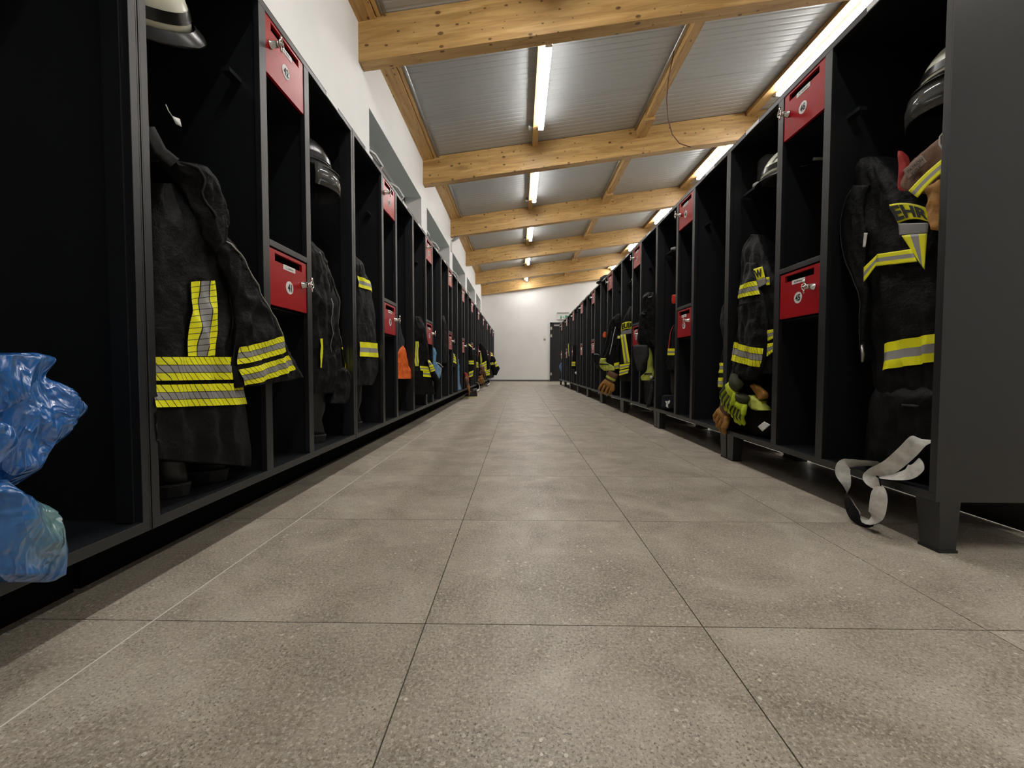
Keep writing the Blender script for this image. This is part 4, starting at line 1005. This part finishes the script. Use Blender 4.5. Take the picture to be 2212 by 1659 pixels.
# brown leather glove pair above the jacket
g1 = Slab('R', 1.268, [(1962, 352, 2030, 292), (1948, 378, 2048, 318), (1940, 400, 2060, 352), (1952, 412, 2062, 392), (1975, 418, 2060, 420)], 0.02, 0.05, 0.008, 14, 56)
gl = garment('glove', 'brown leather glove with yellow striped cuff hung above the lettered jacket', [('cuff', g1, 'brown_leather')], 'glove')
decal('cuff_band', gl, [(1963, 412), (2034, 345), (2034, 374), (1982, 427)], PB, 1.247, mid=3)
decal('badge', gl, [(1951, 368), (1991, 334), (2003, 350), (1964, 387)], mat('glove_badge', (0.22, 0.15, 0.11), 0.6), 1.247)
decal_text(gl, 'PATRON', [(1959, 369), (1991, 340), (1995, 346), (1962, 375)], 1.243, bold=0.02)
decal_text(gl, 'FIRE', [(1968, 374), (1988, 355), (1991, 360), (1971, 379)], 1.243, bold=0.02)
g2 = Slab('R', 1.255, [(1985, 404, 2040, 380), (1998, 420, 2044, 420), (2000, 445, 2044, 450), (2006, 470, 2042, 478), (2016, 494, 2038, 500)], 0.025, 0.05, 0.012, 22, 57)
put('hand', g2.mb(5, 18), 'tan_leather', gl)
rim = MB().tube([at(2046, 270, 1.27), at(2045, 278, 1.27), at(2031, 295, 1.268), at(2030, 312, 1.268), at(2038, 323, 1.268), at(2044, 323, 1.27)], 0.003, 6); put('cuff_rim', rim, 'white_strap', gl)
rs_ = Slab('R', 1.29, [(326, 1938, 1944), (352, 1940, 1954), (372, 1940, 1956), (400, 1938, 1950), (412, 1942, 1958)], 0.008, 0.02, 0.004, 20, 58)
garment('red_strap', 'dark red webbing tab beside the brown leather glove', [('webbing', rs_, 'red_cloth')], 'strap')
helmet('pale helmet half hidden behind the side panel of the nearest right locker', (1.50, 1.415, 1.50), math.radians(200), 0.0, 'helmet_cream', flap=False)
# white strap looping over the base rail
k8 = lambda x, y, X: at(1750+x/2.552, 600+y/2.552, X)
P = [k8(392, 1022, 1.285), k8(300, 1018, 1.265), k8(225, 1020, 1.245), k8(186, 1036, 1.225), k8(180, 1080, 1.218), k8(197, 1150, 1.212), k8(207, 1225, 1.208), k8(248, 1310, 1.20), k8(312, 1350, 1.198), k8(362, 1310, 1.198), k8(378, 1225, 1.20), k8(386, 1150, 1.21)]
TW = [70, 62, 45, 10, 0, 62, 118, 150, 118, 20, 0, 66]
P2 = [k8(388, 1140, 1.212), k8(345, 1118, 1.215), k8(345, 1085, 1.222), k8(440, 1040, 1.24), k8(530, 965, 1.255), k8(590, 905, 1.268), k8(625, 893, 1.29)]
TW2 = [40, 20, -30, -10, 0, 15, 70]
P3 = [k8(395, 1096, 1.235), k8(470, 1096, 1.24), k8(545, 1082, 1.25), k8(585, 1045, 1.26), k8(588, 1010, 1.27)]
TW3 = [70, 55, 35, 20, 70]
ws = new_thing('webbing_strap', 'white webbing strap spilling over the base rail of the nearest right locker', 'strap', Vector((1.2, P[8].y, P[8].z)))
for nm, p_, t2, w_ in (('strap_loop', P, TW, 0.044), ('strap_bight', P2, TW2, 0.046), ('strap_end', P3, TW3, 0.040)):
    a_, b_ = strap(p_, w_, t2)
    o_ = put(nm, a_, 'white_strap', ws); put('strap_lining', b_, 'black_cloth', o_)
# --- nearest locker, far bay: helmet with an A, jacket with W patch, gloves
mark_ang = math.radians(-112)
mark_ang = math.radians(-114)
hm = helmet('cream helmet marked with a black A beside red flap 46', (1.40, 2.135, 1.535), math.radians(-45), 0.0, 'helmet_cream', mark='A', visor=False, flap=False)
ng = Slab('R', 1.40, [(333, 1652, 1690), (345, 1638, 1692), (365, 1629, 1694), (385, 1628, 1694), (400, 1634, 1690), (411, 1648, 1680)], 0.015, 0.05, 0.003, 10, 60)
_nb = ng.mb(6, 20); _mi = Matrix.Translation(Vector((1.40, 2.135, 1.535))) @ Matrix.Rotation(math.radians(-45), 4, 'Z'); _mi = _mi.inverted()
_nb.v = [_mi @ q for q in _nb.v]; obj('neck_guard', _nb, 'guard_leather', hm, True)
c7 = crop(1530, 480, 3.456)
jb = Slab('R', 1.28, c7([(92, 300, 345), (200, 262, 392), (330, 238, 440), (460, 220, 500), (600, 212, 530), (800, 205, 540), (950, 200, 540), (1060, 220, 540), (1130, 260, 540)]), 0.03, 0.12, 0.016, 11, 61, fold=0.004)
slv = Slab('R', 1.247, c7([(300, 262, 330), (460, 250, 362), (590, 228, 398), (700, 218, 415), (820, 205, 425), (935, 186, 410), (1060, 168, 392), (1180, 148, 330)]), 0.035, 0.06, 0.014, 11, 62)
lf = Slab('R', 1.29, c7([(390, 128, 205), (520, 140, 212), (640, 100, 190), (760, 88, 205), (900, 108, 205), (1050, 82, 205), (1250, 68, 180)]), 0.02, 0.08, 0.012, 16, 63)
jw = garment('fire_jacket', 'black jacket with a yellow W patch and hatched sleeve bands beside red flap 45', [
    ('body', jb, 'black_cloth', []),
    ('sleeve', slv, 'black_cloth', [('band', HB, 1.0, 1.72, -0.92, 0.97, -0.15), ('band', HB, 4.85, 5.95, -0.97, 0.97, 0.22), ('cord', [(2.3, -0.9), (2.1, 0.0), (2.0, 0.9)], 'black_cloth', 0.002)]),
    ('front_flap', lf, 'black_cloth', [('band', HB, 5.0, 5.35, -0.9, 0.9), ('band', HB, 5.5, 5.85, -0.9, 0.9)])])
q7 = lambda x, y: (1530+x/3.456, 480+y/3.456)
decal('lettering_patch', jw, [q7(333, 352), q7(403, 330), q7(424, 412), q7(362, 434)], 'yellow_tape', 1.253)
decal_text(jw, 'W', [q7(338, 362), q7(394, 345), q7(404, 405), q7(358, 420)], 1.249)
decal('silver_patch', jw, [q7(362, 436), q7(424, 414), q7(430, 460), q7(372, 492)], 'silver_tape', 1.253)
decal('reflective_band', jw, [q7(430, 410), q7(455, 408), q7(460, 468), q7(432, 470)], HB, 1.258)
decal('reflective_band', jw, [q7(440, 806), q7(486, 800), q7(486, 866), q7(444, 888)], HB, 1.258)
decal('reflective_band', jw, [q7(442, 908), q7(486, 900), q7(486, 965), q7(436, 1004)], HB, 1.258)
glove('yellow and black work glove hanging in front of the base rail, upper one', 'R', q7(215, 1175), q7(110, 1400), 1.215, 0.120, 'glove_yellow', 'glove_dark', 'hi-vis work gloves', cuff_len=0.24, pads='glove_dark', flip=-1)
glove('yellow and black work glove hanging in front of the base rail, lower one', 'R', q7(255, 1290), q7(215, 1512), 1.225, 0.112, 'glove_yellow', 'glove_dark', 'hi-vis work gloves', cuff_len=0.24, pads='glove_dark', flip=-1)
glove('tan leather glove under the yellow work gloves', 'R', q7(150, 1330), q7(75, 1555), 1.235, 0.13, 'tan_leather', 'brown_leather', cuff_len=0.36, flip=-1)
sf = Slab('R', 1.26, c7([(1290, 262, 320), (1330, 280, 362), (1370, 300, 382), (1405, 350, 398)]), 0.03, 0.05, 0.014, 22, 66)
garment('scarf', 'crumpled yellow-green cloth beside the yellow work gloves', [('cloth', sf, 'scarf_green')], 'scarf')
cf = Slab('R', 1.27, [(*q7(305, 1215), *q7(335, 1205)), (*q7(330, 1260), *q7(372, 1235)), (*q7(362, 1305), *q7(408, 1270)), (*q7(372, 1330), *q7(410, 1308))], 0.012, 0.03, 0.004, 20, 67)
garment('glove_cuff', 'tan glove cuff end showing above the yellow-green cloth', [('cuff', cf, 'tan_leather')], 'glove')
kt = Slab('R', 1.33, c7([(1330, 250, 520), (1420, 220, 540), (1520, 215, 540), (1600, 230, 540)]), 0.05, 0.12, 0.016, 13, 68)
kb = garment('kit_bag', 'black kit bag with white paper tag beside red flap 45', [('body', kt, 'black_cloth')], 'bag')
decal('paper_tag', kb, [q7(370, 1526), q7(418, 1488), q7(462, 1512), q7(404, 1562)], 'label', 1.247)
# --- small breathing gear on the side trays
for i, (yy, lab) in enumerate(((2.44, 'nearest'), (3.70, 'second'), (4.96, 'third'))):
    t_ = new_thing('mask_kit', 'dark breathing mask kit on the side tray of the %s right locker' % lab, 'mask', Vector((XR+0.20, yy-0.055, 1.568)))
    obj('mask_body', MB().lathe([(0.045, 0), (0.06, 0.02), (0.055, 0.05), (0.03, 0.075)], 16), 'rubber', t_, True, loc=(0.02, 0, 0))
    obj('filter', MB().lathe([(0.035, 0), (0.035, 0.035), (0.02, 0.04)], 16), 'plastic', t_, True, loc=(-0.075, 0, 0))
    obj('straps', MB().tube([(-0.06, 0.0, 0.03), (-0.02, -0.03, 0.09), (0.04, 0.02, 0.095), (0.09, 0.0, 0.03)], [(0.01, 0.002)]*4, 6), 'rubber', t_)
# --- second locker, far bay
c8 = crop(1280, 600, 5.53)
rd = Slab('R', 1.33, c8([(200, 955, 985), (250, 945, 990), (310, 950, 985)]), 0.02, 0.05, 0.004, 16, 70)
garment('red_flask', 'small red object peeking out in the second right locker', [('body', rd, 'red_plastic')], 'container')
sl2 = Slab('R', 1.30, c8([(560, 958, 1000), (700, 925, 1005), (845, 900, 1010), (925, 892, 1010), (1010, 868, 1005), (1100, 890, 990)]), 0.03, 0.08, 0.006, 14, 71)
garment('fire_jacket', 'sleeve with red lining and one yellow band in the second right locker', [('sleeve', sl2, 'black_cloth', [('band', PB, 2.0, 3.0, -0.97, 0.9), ('patch', 'red_cloth', 0.1, 1.95, -0.96, -0.25, 'red_lining')])])
boot('tall black boot in the second right locker', 1.42, 3.60, ZB+0.024, math.radians(4), h=0.38)
jn = Slab('R', 1.28, c8([(1400, 835, 955), (1440, 828, 960), (1500, 820, 960), (1560, 818, 950)]), 0.03, 0.12, 0.014, 15, 73)
jt = garment('folded_cloth', 'dark blue folded cloth with white ribbon in the second right locker', [('cloth', jn, 'navy_cloth')], 'cloth')
q8 = lambda x, y: (1280+x/5.53, 600+y/5.53)
decal('white_ribbon', jt, [q8(868, 1478), q8(884, 1470), q8(896, 1500), q8(880, 1500)], 'label', 1.243)
decal('white_ribbon', jt, [q8(893, 1478), q8(922, 1462), q8(925, 1485), q8(908, 1512)], 'label', 1.243)
decal('white_ribbon', jt, [q8(884, 1500), q8(900, 1500), q8(902, 1556), q8(876, 1535)], 'label', 1.243)
# --- third locker, near bay: black jacket, bag, scarf
jj = Slab('R', (1.13, 3.95, 1.27, 3.80), c8([(172, 620, 760), (240, 588, 765), (360, 610, 770), (440, 560, 770), (560, 535, 770), (680, 525, 770), (760, 520, 770), (820, 560, 770)]), 0.05, 0.12, 0.014, 14, 75)
garment('dark_jacket', 'bulky black hooded jacket hiding the third lower red flap', [('body', jj, 'black_cloth', [('cord', [(2.9, -0.7), (3.0, -0.2)], 'grey_cloth', 0.008), ('zip', [(1.0, 0.1), (0.9, 0.5)], 0.004)])])
bg = Slab('R', (1.08, 3.9, 1.2, 3.8), c8([(800, 480, 640), (860, 478, 655), (960, 488, 650), (1040, 510, 610), (1110, 535, 590)]), 0.04, 0.08, 0.010, 14, 76)
garment('cloth_bag', 'slack grey-black cloth bag hanging below the bulky black jacket', [('body', bg, 'grey_cloth')], 'bag')
sf2 = Slab('R', (1.12, 3.95, 1.26, 3.82), c8([(830, 668, 676), (920, 655, 690), (1010, 650, 700), (1075, 648, 700), (1130, 625, 722), (1180, 570, 722), (1225, 580, 690)]), 0.03, 0.05, 0.010, 16, 77)
garment('fire_trousers', 'yellow-green band loop and dark trousers in the third right locker', [('band_cloth', sf2, 'scarf_green', [('band', 'black_cloth', 4.2, 4.5, -0.6, 0.8)]), ('leg', Slab('R', 1.29, c8([(1215, 575, 760), (1350, 572, 765), (1500, 575, 760)]), 0.04, 0.10, 0.01, 14, 78), 'black_cloth')], 'trousers')
hose = [at(*q8(x, y), 1.25) for x, y in ((708, 1230), (712, 1330), (700, 1430), (680, 1500), (672, 1540))]
hz = new_thing('breathing_hose', 'corrugated black hose running down beside the dark trousers', 'hose', Vector((1.25, hose[-1].y, hose[-1].z)))
dn = []
for i in range(len(hose)-1):
    for k in range(10): dn.append(hose[i].lerp(hose[i+1], k/10))
put('hose', MB().tube(dn, [0.020 if i % 3 else 0.025 for i in range(len(dn))], 10), 'rubber', hz)
put('white_cap', MB().lathe([(0.014, 0), (0.016, 0.012), (0.008, 0.02)], 12, Matrix.Translation(at(*q8(710, 1188), 1.235)) @ Matrix.Rotation(-PI/2, 4, 'Y')), 'label', hz)
# --- third locker, far bay: lettered jacket
PF = (1.205, 4.9, 1.275, 4.65)
fj = Slab('R', nudge(PF, -0.02), c8([(345, 432, 520), (430, 392, 525), (525, 355, 530), (640, 335, 530), (800, 328, 530), (940, 322, 530), (1025, 320, 530), (1095, 318, 530), (1165, 318, 530), (1240, 322, 520)]), 0.025, 0.12, 0.004, 12, 81)
ff = garment('fire_jacket', 'jacket with yellow letters and a long vertical band, beside the bulky black jacket', [('body', fj, 'black_cloth')])
XD2 = nudge(PF, 0.022)
decal('lettering_patch', ff, [q8(352, 548), q8(470, 528), q8(468, 610), q8(338, 638)], 'yellow_tape', XD2, mid=2)
decal_text(ff, 'EUER', [q8(352, 556), q8(486, 536), q8(486, 596), q8(346, 622)], nudge(XD2, 0.005), mid=2)
decal('silver_patch', ff, [q8(338, 640), q8(470, 612), q8(470, 662), q8(344, 686)], 'silver_tape', XD2)
decal('reflective_band', ff, [q8(334, 680), q8(392, 668), q8(446, 1008), q8(378, 1026)], PB, XD2, uv='v')
decal('reflective_band', ff, [q8(324, 1040), q8(446, 1020), q8(432, 1072), q8(322, 1100)], PB, nudge(XD2, 0.003))
decal('reflective_band', ff, [q8(322, 1112), q8(436, 1086), q8(422, 1140), q8(320, 1170)], PB, nudge(XD2, 0.003))
boot('black boot under the jacket with the long vertical band', 1.42, 4.72, ZB+0.024, math.radians(4), h=0.36)
# --- fourth locker: jacket with drooping bands, glove
P4 = (1.02, 5.25, 1.27, 5.1)
j4 = Slab('R', P4, c8([(430, 290, 340), (520, 205, 345), (640, 175, 345), (800, 140, 345), (940, 100, 345), (1020, 80, 340), (1110, 82, 330)]), 0.05, 0.12, 0.014, 15, 83)
garment('fire_jacket', 'heavy jacket with drooping pale yellow bands in the fourth right locker', [('body', j4, 'black_cloth', [('cord', [(2.0, -0.2), (3.5, -0.4), (4.6, -0.7)], 'grey_cloth', 0.006), ('cord', [(1.6, 0.2), (2.6, 0.0), (3.8, -0.1)], 'label', 0.004)]),
    ('sleeve', Slab('R', nudge(P4, 0.06), c8([(960, 90, 160), (1010, 78, 158), (1060, 84, 250), (1110, 130, 262)]), 0.03, 0.05, 0.01, 16, 84), 'scarf_green', [('band', 'black_cloth', 1.3, 1.6, -0.9, 0.9)]),
    ('sleeve', Slab('R', nudge(P4, 0.04), c8([(690, 300, 335), (850, 262, 330), (1010, 250, 322), (1090, 268, 322)]), 0.025, 0.06, 0.006, 16, 85), 'black_cloth', [('band', PB, 2.05, 2.95, -0.95, 0.95, -0.08), ('band', PB, 0.05, 0.3, -0.9, 0.9)])])
glove('tan glove with grey cuff hanging over the rail of the fourth right locker', 'R', q8(255, 1130), q8(120, 1395), nudge(P4, 0.06), 0.15, 'tan_leather', 'brown_leather', cuff_band='scarf_green', cuff_len=0.42, flip=-1)
og = Slab('R', (1.08, 6.2, 1.3, 6.1), c8([(645, 138, 162), (680, 120, 164), (715, 128, 160)]), 0.02, 0.04, 0.004, 16, 87)
garment('orange_pouch', 'small orange pouch at the edge of the fourth right locker', [('pouch', og, 'orange_plastic')], 'pouch')
# --- farther lockers
mk = Slab('R', (1.15, 6.45, 1.23, 6.31), c8([(905, 20, 70), (930, 8, 82), (980, 5, 80), (1030, 28, 80), (1080, 58, 80)]), 0.04, 0.06, 0.004, 12, 89)
mt_ = garment('breathing_mask', 'grey-black breathing mask sticking out of the fifth right locker', [('body', mk, 'helmet_black')], 'mask')
boot('black boot standing in the fifth right locker', 1.40, 6.60, ZB+0.024, math.radians(4), h=0.34)
c9 = crop(1020, 760, 7.9)
for i, (rows, bands, lab) in enumerate((
    ([(-140, 1722, 1780), (-60, 1712, 1785), (60, 1708, 1788), (170, 1696, 1790), (240, 1692, 1790), (290, 1690, 1790)], [('band', PB, 3.0, 4.0, -0.9, 0.6)], 'black jacket with double yellow band in the seventh right locker'),
    ([(-160, 1640, 1668), (-60, 1640, 1672), (60, 1648, 1676), (120, 1652, 1676)], [('vband', PB, 0.3, 2.2, -0.6, 0.3)], 'narrow jacket edge with a pale vertical band in the eighth right locker'))):
    garment('fire_jacket', lab, [('body', Slab('R', ((1.22, 9.3, 1.30, 9.1), (1.22, 10.16, 1.26, 10.1))[i], c9(rows), 0.03, 0.08, 0.004, 14, 91+i), 'black_cloth', bands)])
wt = Slab('R', 1.26, c9([(335, 1770, 1780), (352, 1745, 1782), (385, 1772, 1782)]), 0.01, 0.02, 0.001, 12, 95)
garment('paper_tag', 'small white folded tag in the seventh right locker', [('paper', wt, 'label')], 'tag')
bb = Slab('R', (1.2, 12.25, 1.3, 11.9), c9([(160, 1545, 1562), (200, 1500, 1564), (250, 1484, 1564), (300, 1492, 1562), (350, 1520, 1560), (380, 1526, 1558), (440, 1522, 1556), (490, 1512, 1552), (502, 1518, 1545)]), 0.04, 0.08, 0.010, 14, 97)
tt = new_thing('plastic_sack', 'blue plastic sack hanging out at the far end of the right row', 'bag', base_of([bb])); put('sack_body', bb.mb(5, 18), 'blue_film', tt)
# --- things lying on top of the right lockers
o = helmet('grey white helmet lying on top of the second right locker', (1.46, 3.30, ZT+0.025), math.radians(80), 0, 'white_plastic', flap=False, visor=False)
t_ = thing('peaked_hat', 'dark peaked hat lying on top of the right lockers below the far beam', 'hat', (1.36, 6.35, ZT))
obj('crown', MB().lathe([(0.12, 0), (0.125, 0.03), (0.11, 0.08), (0.06, 0.11), (0.01, 0.118)], 20), 'black_cloth', t_, True)
obj('peak', MB().lathe([(0.17, 0.0), (0.165, 0.012), (0.1, 0.02)], 20), 'black_cloth', t_, True)

tg = new_thing('paper_tag', 'small white tag above the broad-banded jacket in the second left locker', 'tag', at(380, 274, -0.95))
decal('tag_card', tg, [(371, 250), (388, 257), (392, 274), (380, 268)], 'label', -0.95, n=2)
put('tag_string', MB().tube([at(371, 250, -0.95), at(364, 240, -0.955), at(358, 226, -0.96)], 0.0015, 5), 'white_strap', tg)
